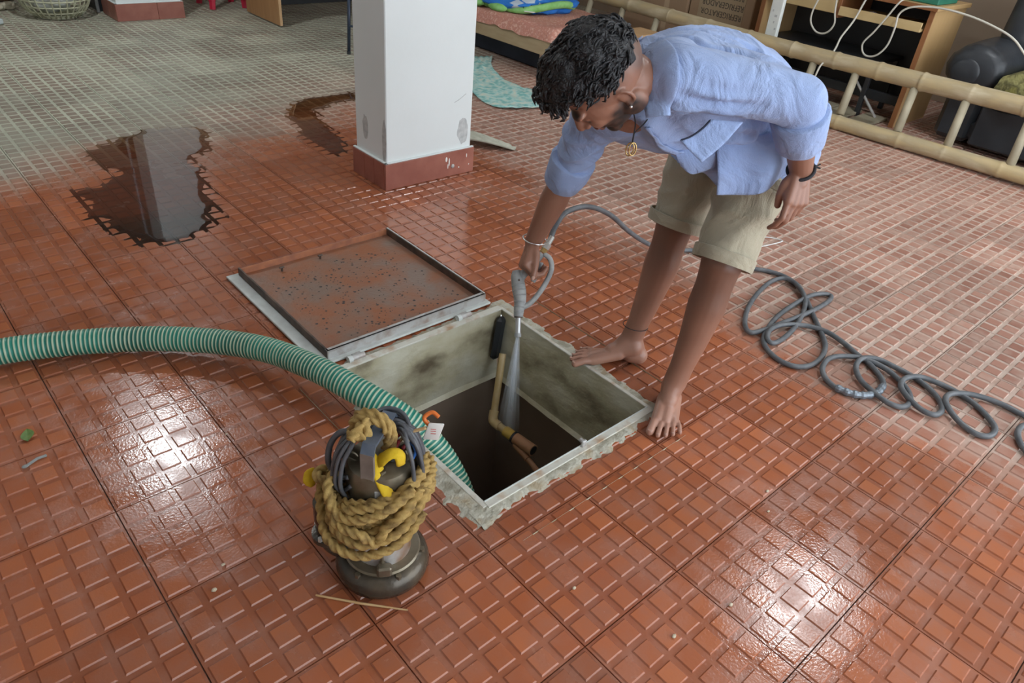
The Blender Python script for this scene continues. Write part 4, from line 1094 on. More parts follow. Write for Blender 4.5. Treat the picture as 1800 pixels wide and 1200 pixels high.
rope([hq-hd*.046+hw*.036+np.array([0, 0, .004]), hq-hd*.034+hw*.030+np.array([0, 0, .012]), hq-hd*.020+hw*.026+np.array([0, 0, .018]), hq-hd*.010+hw*.030+np.array([0, 0, .004])], .0085, 'knot_end')

# cable bundle hung on the handle, wires, tag, rags
M['cable_grey'] = mat('grey_flex', (0.075, 0.08, 0.09), (0.12, 0.125, 0.135), rough=.4, scale=20)
cbun = empty('power_cable', pc0+np.array([0, 0, .26]), 'grey power cable bundled in loops on the pump handle', 'cable')
def loop_cable(pts, r=.0043):
    add('cable_loop', tube(resample(spline(pts, 8), .005), r, 8), M['cable_grey'], cbun, smooth=True)
crg = np.random.default_rng(9)
for k in range(10):                     # strands hanging down the left of the handle
    a0 = 2.45+.135*k; j1_, j2_ = crg.uniform(-.06, .06), crg.uniform(.0, .014)
    loop_cable([pr(a0, .070+j2_*.5, .235+.02*crg.random()), pr(a0+j1_, .078+j2_, .285), pr(a0+j1_+.05, .070+j2_, .335), pr(a0+.12, .052+j2_, .368), pr(a0+.5, .040, .384-j2_), pr(a0+1.0, .034, .378-j2_)])
for k in range(9):                      # and down the right
    a0 = .55-.13*k; j1_, j2_ = crg.uniform(-.06, .06), crg.uniform(.0, .012)
    loop_cable([pr(a0, .070+j2_*.5, .255+.02*crg.random()), pr(a0+j1_, .076+j2_, .30), pr(a0+j1_-.05, .068+j2_, .345), pr(a0-.15, .054+j2_, .374), pr(a0-.55, .044, .386-j2_), pr(a0-1.1, .038, .378-j2_)])
for k in range(4):
    o = k*.007
    loop_cable([pr(4.0, .05, .385-o), pr(4.7, .058+o*.4, .394-o), pr(5.3, .060, .392-o), pr(5.8, .060, .372-o), pr(6.0, .066, .32)])
loop_cable([pr(3.3, .050, .370), pr(3.22, .075, .372), pr(3.15, .094, .345), pr(3.05, .098, .310), pr(2.95, .086, .288), pr(2.75, .066, .284)], .0062)
loop_cable([pr(2.5, .066, .30), pr(2.75, .070, .285), pr(3.0, .076, .268), pr(3.2, .078, .25)])
loop_cable([pr(2.35, .066, .285), pr(2.6, .072, .262), pr(2.8, .078, .24), pr(2.95, .08, .22)])
for cname, c_, pts in (('red_wire', (.30, .02, .03), [pr(5.6, .03, .352), pr(5.9, .045, .372), pr(6.2, .05, .360), pr(.2, .045, .352)]),
                       ('red_wire', (.30, .02, .03), [pr(6.0, .02, .350), pr(6.25, .035, .362), pr(.3, .03, .350), pr(.7, .03, .345)]),
                       ('blue_wire', (.03, .15, .50), [pr(6.1, .05, .350), pr(.05, .062, .362), pr(.15, .070, .350), pr(.2, .066, .335)])):
    add(cname, tube(spline(pts, 8), .0036, 7), mat(cname, c_, rough=.4) if cname not in bpy.data.materials else bpy.data.materials[cname], cbun, smooth=True)
M['yellow_rag'] = mat('yellow_cloth', (0.68, 0.46, 0.012), (0.58, 0.36, 0.01), rough=.8, scale=30, bump=.3, bscale=80)
def rag(pts, ws, lab):
    P = resample(spline(pts, 8), .004); wv = np.interp(np.linspace(0, 1, len(P)), np.linspace(0, 1, len(ws)), ws)
    T, U, W = frames(P, up=cdir*.5+np.array([0, 0, .8]))
    rings = []
    for i in range(len(P)):
        th = np.arange(14)*2*np.pi/14
        q = 1+.25*np.array([fbm(P[i]+.02*np.array([math.cos(t), math.sin(t), 0]), 60, 3) for t in th])
        rings.append(P[i]+wv[i]*q[:, None]*(np.cos(th)[:, None]*W[i]+.45*np.sin(th)[:, None]*U[i]))
    return loft(rings)
yr = empty('yellow_rag', pc0+fd*.05+np.array([0, 0, .30]), 'bright yellow cloth strip knotted on top of the pump', 'rag')
q0 = pc0+fd*.040+np.array([0, 0, .345])
add('strip', rag([q0-rdir*.022+np.array([0, 0, .018]), q0-rdir*.014+np.array([0, 0, .008]), q0-rdir*.006+fd*.006+np.array([0, 0, -.012]), q0-rdir*.006+fd*.018+np.array([0, 0, -.030]), q0+rdir*.010+fd*.030+np.array([0, 0, -.050]), q0+rdir*.018+fd*.034+np.array([0, 0, -.058])], [.007, .009, .011, .008, .012, .010], ''), M['yellow_rag'], yr, smooth=True)
add('strip', rag([q0-rdir*.008+np.array([0, 0, -.006]), q0+rdir*.004+fd*.004+np.array([0, 0, .012]), q0+rdir*.020+np.array([0, 0, .022]), q0+rdir*.034+np.array([0, 0, .018]), q0+rdir*.036+fd*.004+np.array([0, 0, .000])], [.008, .012, .011, .012, .010], ''), M['yellow_rag'], yr, smooth=True)
add('yellow_rag', rag([pr(3.12, .133, .234), pr(3.15, .140, .246), pr(3.2, .138, .260), pr(3.25, .134, .262)], [.006, .013, .013, .005], ''), M['yellow_rag'], smooth=True, label='small yellow rag tied to the rope loop at the pump outlet', cat='rag')
# white tag with orange cord
tgp = pc0+rdir*.098+cdir*(-.02)+np.array([0, 0, .376])
tg = empty('white_tag', tgp, 'white plastic tag on an orange cord beside the pump handle', 'tag')
TM = np.stack([rdir*.93+np.array([0, 0, .30])-cdir*.1, np.array([0, 0, 0])-cdir, np.cross(rdir*.93+np.array([0, 0, .30]), -cdir)], 1)
up_ = np.array([.25*rdir[0], .25*rdir[1], .93])
TM = np.stack([rdir, cdir, up_/np.linalg.norm(up_)], 1)
add('plate', box(tgp, (.030, .006, .042), .005, TM, seg=2), M['white_chip'], tg, smooth=True, auto=.6)
add('writing', merge(*[box(tgp+cdir*.0032+np.array([0, 0, z]), (.010, .0006, .0016), 0, TM) for z in (-.003, .003, .008)]), mat('red_ink', (.55, .12, .10)), tg)
add('orange_cord', tube(spline([tgp-rdir*.010-cdir*.006+np.array([0, 0, .010]), tgp-rdir*.020-cdir*.012+np.array([0, 0, .022]), tgp-rdir*.006-cdir*.018+np.array([0, 0, .032]), tgp+rdir*.008-cdir*.012+np.array([0, 0, .026])], 8), .0042, 8), mat('orange_plastic', (.70, .17, .03), rough=.4), tg, smooth=True)
add('string', tube(spline([tgp-rdir*.014+np.array([0, 0, .008]), tgp-rdir*.045+np.array([0, 0, -.008]), pc0+rdir*.02+np.array([0, 0, .345])], 8), .0035, 7), M['straw'], tg, smooth=True)

# ------------------------------------------------------------------ person
def A3(*v): return np.array(v, float)
def unit(v): v = np.asarray(v, float); return v/np.linalg.norm(v)

def rcone(p0, r0, p1, r1, n=16, flat=1.0, ref=None):
    """round-ended tapered limb segment; flat < 1 squashes across ref x axis"""
    p0, p1 = A3(*p0), A3(*p1)
    d = unit(p1-p0); L_ = np.linalg.norm(p1-p0)
    ref = A3(0, 0, 1) if ref is None else A3(*ref)
    u = ref-d*np.dot(ref, d)
    if np.linalg.norm(u) < 1e-3: u = A3(1, 0, 0)-d*d[0]
    u = unit(u); w = np.cross(d, u)
    rings = []
    for a in (-89, -65, -40, -18):
        a = math.radians(a); rings.append((r0*math.sin(a), r0*math.cos(a)))
    for t in np.linspace(0, 1, max(3, int(L_/.02))): rings.append((L_*t, r0+(r1-r0)*t))
    for a in (18, 40, 65, 89):
        a = math.radians(a); rings.append((L_+r1*math.sin(a), r1*math.cos(a)))
    return loft([ell(p0+d*s, u*r*flat, w*r, n) for s, r in rings])

def chain(pts, rs, **kw):
    return merge(*[rcone(pts[i], rs[i], pts[i+1], rs[i+1], **kw) for i in range(len(pts)-1)])

def voxel_union(vf, size):
    me = bpy.data.meshes.new('tmp'); me.from_pydata(np.asarray(vf[0]).tolist(), [], vf[1]); me.update()
    o = bpy.data.objects.new('tmp', me); COL.objects.link(o)
    md = o.modifiers.new('r', 'REMESH'); md.mode = 'VOXEL'; md.voxel_size = size; md.adaptivity = 0.0
    dg = bpy.context.evaluated_depsgraph_get()
    m2 = bpy.data.meshes.new_from_object(o.evaluated_get(dg))
    v = np.empty(len(m2.vertices)*3); m2.vertices.foreach_get('co', v); v = v.reshape(-1, 3)
    f = [list(p.vertices) for p in m2.polygons]
    e = np.empty(len(m2.edges)*2, int); m2.edges.foreach_get('vertices', e); e = e.reshape(-1, 2)
    bpy.data.objects.remove(o); bpy.data.meshes.remove(me); bpy.data.meshes.remove(m2)
    return v, f, e

def relax(v, e, it, k=.5, w=None):
    v = v.copy(); n = len(v)
    deg = np.bincount(e.ravel(), minlength=n)[:, None].astype(float)
    for _ in range(it):
        s = np.zeros_like(v)
        for c in range(3):
            s[:, c] = np.bincount(e[:, 0], v[e[:, 1], c], n)+np.bincount(e[:, 1], v[e[:, 0], c], n)
        t = s/np.maximum(deg, 1)
        kk = k if w is None else k*w[:, None]
        v = v+(t-v)*kk
    return v

def normals(v, f):
    q = np.array([x if len(x) == 4 else x+[x[-1]] for x in f])
    a = np.cross(v[q[:, 2]]-v[q[:, 0]], v[q[:, 3]]-v[q[:, 1]])
    n = np.zeros_like(v)
    for k in range(4): np.add.at(n, q[:, k], a)
    return n/(np.linalg.norm(n, axis=1, keepdims=True)+1e-12)

def sst(x, a, b): 
    t = np.clip((x-a)/(b-a), 0, 1); return t*t*(3-2*t)

# joints (metres)
HIP_R, KNE_R, ANK_R = A3(1.615, -.300, .790), A3(1.508, -.300, .455), A3(1.432, -.287, .085)
HIP_L, KNE_L, ANK_L = A3(1.600, -.470, .790), A3(1.425, -.520, .455), A3(1.358, -.513, .085)
SHO_L, ELB_L, WRI_L = A3(1.150, -.455, .945), A3(1.362, -.630, .915), A3(1.470, -.630, .738)
SHO_R, ELB_R, WRI_R = A3(1.250, -.165, .770), A3(1.284, -.050, .540), A3(1.278, .034, .322)
NECK = A3(1.150, -.330, .885)
HEAD = A3(1.020, -.372, .934)
camx, camu, camz = A3(.747, -.659, .084), A3(.319, .467, .825), A3(-.583, -.59, .559)

# head frame: face looks down into the pit, crown points away from the body
HU = unit(A3(-.88, .22, .42)); HF = A3(.02, .30, -.95); HF = unit(HF-HU*np.dot(HF, HU)); HL = np.cross(HU, HF)
HM = np.stack([HF, HL, HU], 1)          # columns: forward, left, up
def hp_(f, l, u): return HEAD+HM @ A3(f, l, u)
def hell(c, r, tilt=None):
    Mx_ = HM if tilt is None else HM @ tilt
    return ellipsoid(hp_(*c), r, Mx_, nu=28, nv=18)

TOES = ((.029, .70, .985, .0118, .008), (.0100, .74, 1.02, .0076, .004), (-.0065, .73, .985, .0072, .000), (-.0215, .71, .930, .0069, -.004), (-.0355, .67, .860, .0068, -.008))
skin_parts = []
S = skin_parts.append
# trunk under the clothes
S(chain([HIP_R-A3(0, 0, .02), HIP_L-A3(0, 0, .02)], [.08, .08])); S(chain([(HIP_R+HIP_L)/2, A3(1.45, -.37, .84), A3(1.30, -.335, .875), A3(1.20, -.315, .865)], [.08, .085, .095, .09]))
S(chain([SHO_R, SHO_L], [.055, .055]))
# neck and head
S(chain([A3(1.19, -.325, .880), NECK, hp_(-.025, 0, -.055)], [.062, .057, .054]))
S(hell((-.012, 0, .030), (.094, .074, .086)))          # cranium
S(hell((.030, 0, -.010), (.066, .063, .080)))          # face block
S(hell((.036, 0, -.055), (.050, .050, .050)))          # jaw
S(hell((.068, 0, -.092), (.022, .026, .020)))          # chin
for s in (-1, 1):
    S(hell((.062, s*.034, -.022), (.026, .022, .024))) # cheek
    S(hell((.079, s*.028, .022), (.016, .024, .010)))  # brow
    S(hell((-.005, s*.052, -.058), (.030, .014, .030)))# jaw corner
    S(hell((.074, s*.030, .002), (.012, .016, .010)))  # eyelid
S(rcone(hp_(.088, 0, .012), .0075, hp_(.112, 0, -.030), .0115)); S(hell((.100, .011, -.034), (.010, .008, .008))); S(hell((.100, -.011, -.034), (.010, .008, .008)))
S(hell((.092, 0, -.056), (.010, .022, .007))); S(hell((.088, 0, -.068), (.010, .020, .008)))
for s in (-1, 1):                                        # ears
    a = np.linspace(-2.3, 2.3, 12)
    P = np.array([hp_(-.010-.013*math.cos(t), s*(.072+.006*math.cos(t)), -.012+.022*math.sin(t)) for t in a])
    S(merge(*[rcone(P[i], .0045, P[i+1], .0045, n=8) for i in range(len(P)-1)]))
    S(hell((-.008, s*.068, -.012), (.012, .0055, .018))); S(hell((-.002, s*.072, -.034), (.007, .005, .008)))
# arms
def limb(a, b, prof, bulge=None, bdir=None):
    P, Rr = [], []
    for t, r in prof:
        q = a+(b-a)*t
        if bulge: q = q+A3(*bdir)*bulge*math.sin(math.pi*min(1, max(0, t)))
        P.append(q); Rr.append(r)
    return chain(P, Rr)
for a, b, c in ((SHO_L, ELB_L, WRI_L), (SHO_R, ELB_R, WRI_R)):
    S(limb(a, b, [(0, .052), (.45, .047), (1, .038)]))
    S(limb(b, c, [(0, .039), (.28, .042), (.65, .034), (1, .0265)]))
# legs: calf bulges to the rear
back = A3(.9, .0, .1)
for h, k, a in ((HIP_L, KNE_L, ANK_L), (HIP_R, KNE_R, ANK_R)):
    S(limb(h, k, [(0.08, .082), (.5, .074), (1, .056)]))
    S(limb(k, a, [(0, .054), (.18, .050), (.34, .053), (.6, .043), (.85, .034), (1, .034)], .012, back))
# feet
def foot(heel, toe, ank, side, width=.080):
    """side = +1: big toe lies on the left of the walking direction (right foot), -1: left foot"""
    heel, toe = A3(*heel), A3(*toe)
    d = unit(toe-heel); Lf = np.linalg.norm(toe-heel); s = np.cross(A3(0, 0, 1), d)*side   # towards the big toe
    z = A3(0, 0, 1)
    def q(t, x, h): return heel+d*(Lf*t)+s*x+z*h
    S(rcone(q(.10, 0, .030), .029, q(.20, 0, .034), .029)); S(rcone(q(.12, 0, .036), .027, ank, .034))
    S(rcone(q(.20, 0, .060), .033, q(.46, .004, .044), .025)); S(rcone(ank, .033, q(.42, .006, .046), .024))
    S(rcone(q(.20, -.014, .022), .021, q(.70, -.022, .014), .0145)); S(rcone(q(.38, .016, .040), .020, q(.72, .024, .018), .0175))
    S(rcone(q(.40, 0, .038), .022, q(.72, .002, .018), .0165)); S(rcone(q(.62, -.020, .018), .014, q(.70, .022, .019), .017))
    for x, t0, t1, r, sp in TOES:
        m = (t0+t1)/2
        S(chain([q(t0, x*.92, .017), q(m, x+sp*.5, .0185), q(t1-.03, x+sp, .0085)], [r*1.05, r*.92, r]))
    return [q(t1-.012, x+sp, .0145+r*.25) for x, t0, t1, r, sp in TOES], d, s
nailsR = foot((1.462, -.332, .003), (1.283, -.180, .003), ANK_R, +1)
nailsL = foot((1.405, -.480, .003), (1.222, -.598, .003), ANK_L, -1)
# hands
def hand(wrist, d, n, tdir, bends, spread, thumb, scale=1.0):
    """d: wrist to knuckles, n: palm normal, tdir: towards the thumb side; bends per finger in radians for three joints"""
    d = unit(d); n = unit(n-d*np.dot(n, d)); t = unit(tdir-d*np.dot(tdir, d)-n*np.dot(tdir, n))
    k = scale
    tips = []
    S(rcone(wrist, .025*k, wrist+d*.030*k, .024*k, flat=.8, ref=n))
    for i, (x, ln, r) in enumerate(((.030, (.044, .027, .021), .0098), (.0100, (.048, .030, .022), .0100), (-.0105, (.045, .028, .021), .0095), (-.029, (.036, .021, .018), .0085))):
        kn = wrist+d*(.086-.004*abs(i-1))*k+t*x*k+n*.001
        S(rcone(wrist+d*.012*k+t*x*.55*k, .0165*k, kn, .0128*k))
        S(rcone(wrist+d*.030*k+t*x*.7*k+n*.006*k, .0150*k, kn-d*.012*k+n*.006*k, .0125*k))
        a = 0.0; p = kn; fd_ = d+t*spread[i]; fd_ = unit(fd_)
        rr = r*k
        for j in range(3):
            a += bends[i][j]
            dd = fd_*math.cos(a)+n*math.sin(a)
            q = p+dd*ln[j]*k
            S(rcone(p, rr, q, rr*.90, n=12)); p = q; rr *= .90
        tips.append((p, dd, n))
    p0 = wrist+d*.018*k+t*.018*k+n*.006*k
    pts = [p0]+[wrist+d*a_*k+t*b_*k+n*c_*k for a_, b_, c_ in thumb]
    S(chain(pts, [.0155*k, .0125*k, .0108*k, .0092*k]))
    return tips, pts
# right hand closes round the gun handle, thumb straight down the near side
dR = unit(-.36*camx-.90*camu+.05*camz); nR = unit(.92*camx-.30*camu-.20*camz)
tipsR, thR = hand(WRI_R, dR, nR, camz, [(1.05, 1.15, .7), (1.15, 1.2, .7), (1.2, 1.2, .7), (1.2, 1.2, .7)], (.06, .0, -.03, -.08), ((.045, .034, .020), (.082, .038, .030), (.112, .036, .036)), .97)
# left hand hangs, loosely curled
dL = unit(-.10*camx-.97*camu-.12*camz); nL = unit(-.45*camx+.05*camu-.85*camz)
tipsL, thL = hand(WRI_L, dL, nL, camz*.45-.85*camx, [(.20, .60, .4), (.35, .70, .45), (.5, .75, .5), (.6, .8, .5)], (.05, .01, -.03, -.06), ((.035, .034, .014), (.066, .036, .026), (.092, .028, .036)), .90)

raw = merge(*skin_parts)
bv, bf, be = voxel_union(raw, .0027)
# smooth: fewer passes on hands, feet, face
dh = np.minimum(np.linalg.norm(bv-(WRI_R+dR*.08), axis=1), np.linalg.norm(bv-(WRI_L+dL*.08), axis=1))
hd_ = np.linalg.norm(bv-HEAD, axis=1)
fine = np.minimum.reduce([sst(dh, .10, .17), sst(hd_, .13, .18), sst(bv[:, 2], .05, .12)])
bv = relax(bv, be, 3, .45)
bv = relax(bv, be, 26, .5, fine)
bn = normals(bv, bf)
# skin colours
loc = (bv-HEAD) @ HM
col = np.ones((len(bv), 4))
base = A3(.29, .140, .092)
col[:, :3] = base
mott = np.array([mnoise.noise(Vector(q)*14) for q in bv])
col[:, :3] *= (1+.10*mott)[:, None]
# soles, palms, feet a little paler and pinker; shins darker
ft = 1-sst(bv[:, 2], .03, .13)
col[:, :3] = col[:, :3]*(1-ft[:, None])+ft[:, None]*A3(.39, .205, .145)*(1+.10*mott)[:, None]
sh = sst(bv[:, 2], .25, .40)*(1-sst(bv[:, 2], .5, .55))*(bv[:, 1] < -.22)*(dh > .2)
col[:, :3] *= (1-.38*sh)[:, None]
inhead = hd_ < .17
f_, l_, u_ = loc.T
# beard along the jaw, chin and moustache
beard = np.zeros(len(bv))
jaw = sst(-u_+.25*np.clip(np.abs(l_)-.03, 0, 1), .034, .050)*sst(f_, -.030, -.008)
beard = np.maximum(beard, jaw*(1-sst(-u_, .135, .15)))
beard = np.maximum(beard, sst(-u_, .010, .035)*sst(np.abs(l_), .042, .052)*sst(f_, -.02, .0)*(1-sst(f_, .035, .055)))
mou = sst(f_, .075, .085)*(1-sst(np.abs(u_+.049), .005, .011))*(1-sst(np.abs(l_), .028, .036))
beard = np.maximum(beard, mou)
lips = sst(f_, .086, .092)*(1-sst(np.abs(u_+.062), .008, .013))*(1-sst(np.abs(l_), .018, .024))
beard = np.clip(beard-lips, 0, 1)*inhead
grain = np.array([mnoise.noise(Vector(q)*90) for q in loc])
bb = np.clip(beard*(.93+.25*grain), 0, 1)[:, None]
col[:, :3] = col[:, :3]*(1-bb)+bb*A3(.022, .018, .017)
# cropped fade above the ears and at the nape
fade = sst(u_, -.015, .055)*(1-sst(f_, .028, .052))*inhead
fade = np.maximum(fade, (1-sst(f_, -.075, -.045))*sst(u_, -.06, -.02)*inhead)
col[:, :3] = col[:, :3]*(1-.62*fade[:, None])+.62*fade[:, None]*A3(.065, .055, .050)
brow = sst(f_, .070, .080)*(1-sst(np.abs(u_-.026), .005, .010))*sst(np.abs(l_), .008, .014)*(1-sst(np.abs(l_), .044, .052))*inhead
col[:, :3] = col[:, :3]*(1-.9*brow[:, None])+.9*brow[:, None]*A3(.02, .016, .015)
lash = sst(f_, .074, .080)*(1-sst(np.abs(u_+.005), .002, .005))*sst(np.abs(l_), .014, .018)*(1-sst(np.abs(l_), .042, .047))*inhead
col[:, :3] = col[:, :3]*(1-.85*lash[:, None])+.85*lash[:, None]*A3(.02, .015, .014)
lp = (lips*inhead)[:, None]
col[:, :3] = col[:, :3]*(1-lp)+lp*A3(.20, .075, .06)

def skin_material():
    m, nt, b, N, L = newmat('brown_skin')
    at = N.new('ShaderNodeAttribute'); at.attribute_name = 'col'
    L.new(at.outputs['Color'], b.inputs['Base Color'])
    b.inputs['Roughness'].default_value = .42
    b.inputs['Subsurface Weight'].default_value = .06
    b.inputs['Subsurface Radius'].default_value = (.012, .005, .003)
    b.inputs['Subsurface Scale'].default_value = .4
    nz = N.new('ShaderNodeTexNoise'); nz.inputs['Scale'].default_value = 260; nz.inputs['Detail'].default_value = 3
    tc = N.new('ShaderNodeTexCoord'); L.new(tc.outputs['Object'], nz.inputs['Vector'])
    bp = N.new('ShaderNodeBump'); bp.inputs['Strength'].default_value = .08; bp.inputs['Distance'].default_value = .002
    L.new(nz.outputs['Fac'], bp.inputs['Height']); L.new(bp.outputs['Normal'], b.inputs['Normal'])
    return m
M['skin'] = skin_material()
man = empty('person', (1.40, -.40, 0), 'barefoot person in light blue shirt and khaki shorts bending to spray the pit', 'person')
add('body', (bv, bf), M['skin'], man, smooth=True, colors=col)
# finger and toe nails
M['nail'] = mat('nail', (0.45, 0.27, 0.21), rough=.3)
for pts, d_, s_ in (nailsR, nailsL):
    for i, q in enumerate(pts):
        add('toenail', ellipsoid(q, ((.0065 if i == 0 else .0042), (.0075 if i == 0 else .0045), .0016), np.stack([d_, s_, A3(0, 0, 1)], 1), nu=10, nv=6), M['nail'], man, smooth=True)
add('thumbnail', ellipsoid(thR[-1]+camz*.0085+dR*.002, (.0055, .0075, .0016), np.stack([np.cross(dR, camz), dR, camz], 1), nu=10, nv=6), M['nail'], man, smooth=True)
# eyes
for s in (-1, 1):
    add('eye', ellipsoid(hp_(.071, s*.030, -.001), (.0125, .0125, .0115), HM, nu=16, nv=10), mat('eye_white', (.55, .50, .46), rough=.15) if 'eye_white' not in bpy.data.materials else bpy.data.materials['eye_white'], man, smooth=True)

# ---- hair: curly mass on the crown, falling forward over the forehead
M['hair'] = mat('black_hair', (0.008, 0.0085, 0.010), (0.020, 0.021, 0.024), rough=.42, scale=40, bump=.6, bscale=150)
hv_, hf_ = ellipsoid((0, 0, 0), (1, 1, 1), nu=90, nv=60)
def hair_pt(q):
    f0_, l0_, u0_ = q
    r = A3(.105, .086, .090)
    c = A3(.000, 0, .045)
    # thicker at front (quiff), trimmed at sides and nape
    k = 1+.10*max(0, f0_)*max(0, u0_+.3)
    p_ = c+A3(f0_, l0_, u0_)*r*k
    n1_ = fbm(q, 2.6, 11, 2); n2_ = fbm(q, 7.5, 5, 3)
    p_ = p_+unit(q)*(.008*n1_+.0065*abs(n2_))
    return p_
V_ = []
for q in hv_:
    p_ = hair_pt(q)
    V_.append(p_)
V_ = np.array(V_)
# cut below the hair line: pull low vertices inside the skull
hl_ = .026+.042*sst(V_[:, 0], -.02, .06)-.050*(1-sst(V_[:, 0], -.10, -.05))
low = 1-sst(V_[:, 2], hl_-.006, hl_+.012)
V_ = V_*(1-low[:, None])+low[:, None]*(V_*A3(.72, .72, 1)+A3(0, 0, .012))
V_[:, 2] = np.maximum(V_[:, 2], hl_-.012)
hair_g = [(HEAD+V_ @ HM.T, hf_)]
hr = np.random.default_rng(3)
for k in range(1500):                    # curls standing off the mass
    th = hr.uniform(0, 2*np.pi); ph = math.acos(hr.uniform(-.15, 1))
    q = A3(math.sin(ph)*math.cos(th), math.sin(ph)*math.sin(th), math.cos(ph))
    p_ = hair_pt(q)
    lim = .034+.042*float(sst(np.array([p_[0]]), -.02, .06)[0])-.050*float(1-sst(np.array([p_[0]]), -.10, -.05)[0])
    if p_[2] < lim: continue
    nn_ = unit(q*A3(1/.105, 1/.086, 1/.09)); tg_ = unit(np.cross(nn_, hr.normal(size=3))); bt_ = np.cross(nn_, tg_)
    L0 = hr.uniform(.014, .026); cr_ = hr.uniform(.0015, .004)
    tg_ = unit(tg_*.45+unit(A3(.9, .25*math.sin(9*q[1]), .1)-nn_*np.dot(A3(.9, 0, .1), nn_))); bt_ = np.cross(nn_, tg_)
    ang0 = hr.uniform(0, 6.28)
    P = [p_-nn_*.004+nn_*(L0*.20*math.sin(math.pi*s))+tg_*(L0*s)+cr_*(tg_*math.cos(ang0+4.5*s)+bt_*math.sin(ang0+4.5*s)) for s in np.linspace(0, 1, 6)]
    P = HEAD+np.array(P) @ HM.T
    hair_g.append(tube(P, np.array([.0018, .0024, .0024, .0021, .0015, .0006])*hr.uniform(.8, 1.3), 5))
for k in range(150):                    # fringe hanging over the forehead
    l0_ = hr.uniform(-.055, .055); f0_ = .080+hr.uniform(-.012, .016)-l0_**2*4
    p_ = A3(f0_, l0_, .094+hr.uniform(-.012, .016)-l0_**2*6)
    d0 = unit(A3(.75, hr.normal()*.25, .10)); Lk = hr.uniform(.012, .030)
    P = [p_+d0*(Lk*s)+A3(0, .006*math.sin(5*s+k), -.010*s*s+.004*math.cos(6*s+k)) for s in np.linspace(0, 1, 6)]
    hair_g.append(tube(HEAD+np.array(P) @ HM.T, np.array([.0036, .0040, .0036, .0030, .0020, .0008]), 5))
add('hair', merge(*hair_g), M['hair'], man, smooth=True, label='thick curly black hair')
# ear stud, necklace, wrist bands, anklet
M['silver'] = mat('silver', (0.75, 0.75, 0.74), rough=.2, metal=.9)
M['gold'] = mat('gold_ring', (0.55, 0.38, 0.14), (0.65, 0.50, 0.25), rough=.25, metal=.9)
M['thread'] = mat('black_thread', (0.02, 0.02, 0.025), rough=.8)
add('ear_stud', ellipsoid(hp_(.000, .078, -.035), (.0035, .0035, .0035), nu=10, nv=8), M['silver'], man, smooth=True)
pend = A3(1.103, -.407, .795)
nk = add('necklace', merge(tube(spline([A3(1.120, -.375, .865), A3(1.112, -.398, .838), pend+A3(0, 0, .022)], 6), .0014, 6), tube(spline([A3(1.155, -.410, .880), A3(1.135, -.412, .845), pend+A3(0, 0, .022)], 6), .0014, 6), tube(np.array([pend+A3(0, 0, .024), pend+A3(0, 0, .002)]), .0018, 6)), M['thread'], man, label='black thread necklace')
a = np.linspace(0, 2*np.pi, 33)[:-1]
for o_, ang in ((-.003, .25), (.003, -.35)):
    ax1 = unit(camx*math.cos(ang)+camz*math.sin(ang))
    add('pendant_ring', tube(np.stack([pend+camx*o_+ax1*.0085*math.cos(t)+A3(0, 0, -.013)+A3(0, 0, .0145)*math.sin(t) for t in a]), .0017, 8, closed=True), M['gold'], nk, smooth=True)
def band(c, axis, r, rr, name, m, lab, squash=1.0, off=(0, 0, 0)):
    ax = unit(axis); u = unit(np.cross(ax, A3(.3, .2, .9))); w = np.cross(ax, u)
    P = np.array([c+A3(*off)+r*(u*math.cos(t)+w*math.sin(t)*squash) for t in np.linspace(0, 2*np.pi, 41)[:-1]])
    return add(name, tube(P, rr, 8, closed=True), m, man, smooth=True, label=lab)
band(WRI_R+(ELB_R-WRI_R)*.06-camu*.004, unit(ELB_R-WRI_R)*.6+camz*.12+camu*.5, .0365, .0024, 'bangle', M['silver'], 'loose pale metal bangle')
wb = band(WRI_L+(ELB_L-WRI_L)*.02, unit(ELB_L-WRI_L)+camz*.25, .0300, .0042, 'wristband', M['thread'], 'black cord wristband')
kc = WRI_L+(ELB_L-WRI_L)*.06+camx*.032+camz*.004
add('wristband_knot', merge(ellipsoid(kc, (.006, .005, .005), nu=10, nv=8), cyl(kc, kc+camx*.012+camu*.006, .002, n=6), cyl(kc, kc+camx*.012-camu*.004, .002, n=6)), M['thread'], wb)
band(ANK_R+A3(.006, .0, .045), A3(.12, .05, 1), .0385, .0012, 'anklet', M['thread'], 'thin black anklet thread')

# ---- clothes
def fabric(name, c1, c2, rough=.8):
    m, nt, b, N, L = newmat(name)
    tc = N.new('ShaderNodeTexCoord')
    nz = N.new('ShaderNodeTexNoise'); nz.inputs['Scale'].default_value = 3.5; nz.inputs['Detail'].default_value = 5
    L.new(tc.outputs['Object'], nz.inputs['Vector'])
    r = ramp(N, [(.35, c1), (.68, c2)]); L.new(nz.outputs['Fac'], r.inputs['Fac']); L.new(r.outputs['Color'], b.inputs['Base Color'])
    b.inputs['Roughness'].default_value = rough; b.inputs['Sheen Weight'].default_value = .15; b.inputs['Specular IOR Level'].default_value = .25
    w = N.new('ShaderNodeTexNoise'); w.inputs['Scale'].default_value = 420; L.new(tc.outputs['Object'], w.inputs['Vector'])
    w2 = N.new('ShaderNodeTexNoise'); w2.inputs['Scale'].default_value = 9; w2.inputs['Detail'].default_value = 3; w2.inputs['Distortion'].default_value = 1.6; L.new(tc.outputs['Object'], w2.inputs['Vector'])
    ad = math_node(N, L, 'ADD', math_node(N, L, 'MULTIPLY', w.outputs['Fac'], .08), w2.outputs['Fac'])
    bp = N.new('ShaderNodeBump'); bp.inputs['Strength'].default_value = .75; bp.inputs['Distance'].default_value = .022
    L.new(ad, bp.inputs['Height']); L.new(bp.outputs['Normal'], b.inputs['Normal'])
    return m
M['shirt'] = fabric('light_blue_cotton', (.30, .40, .66), (.35, .45, .69))
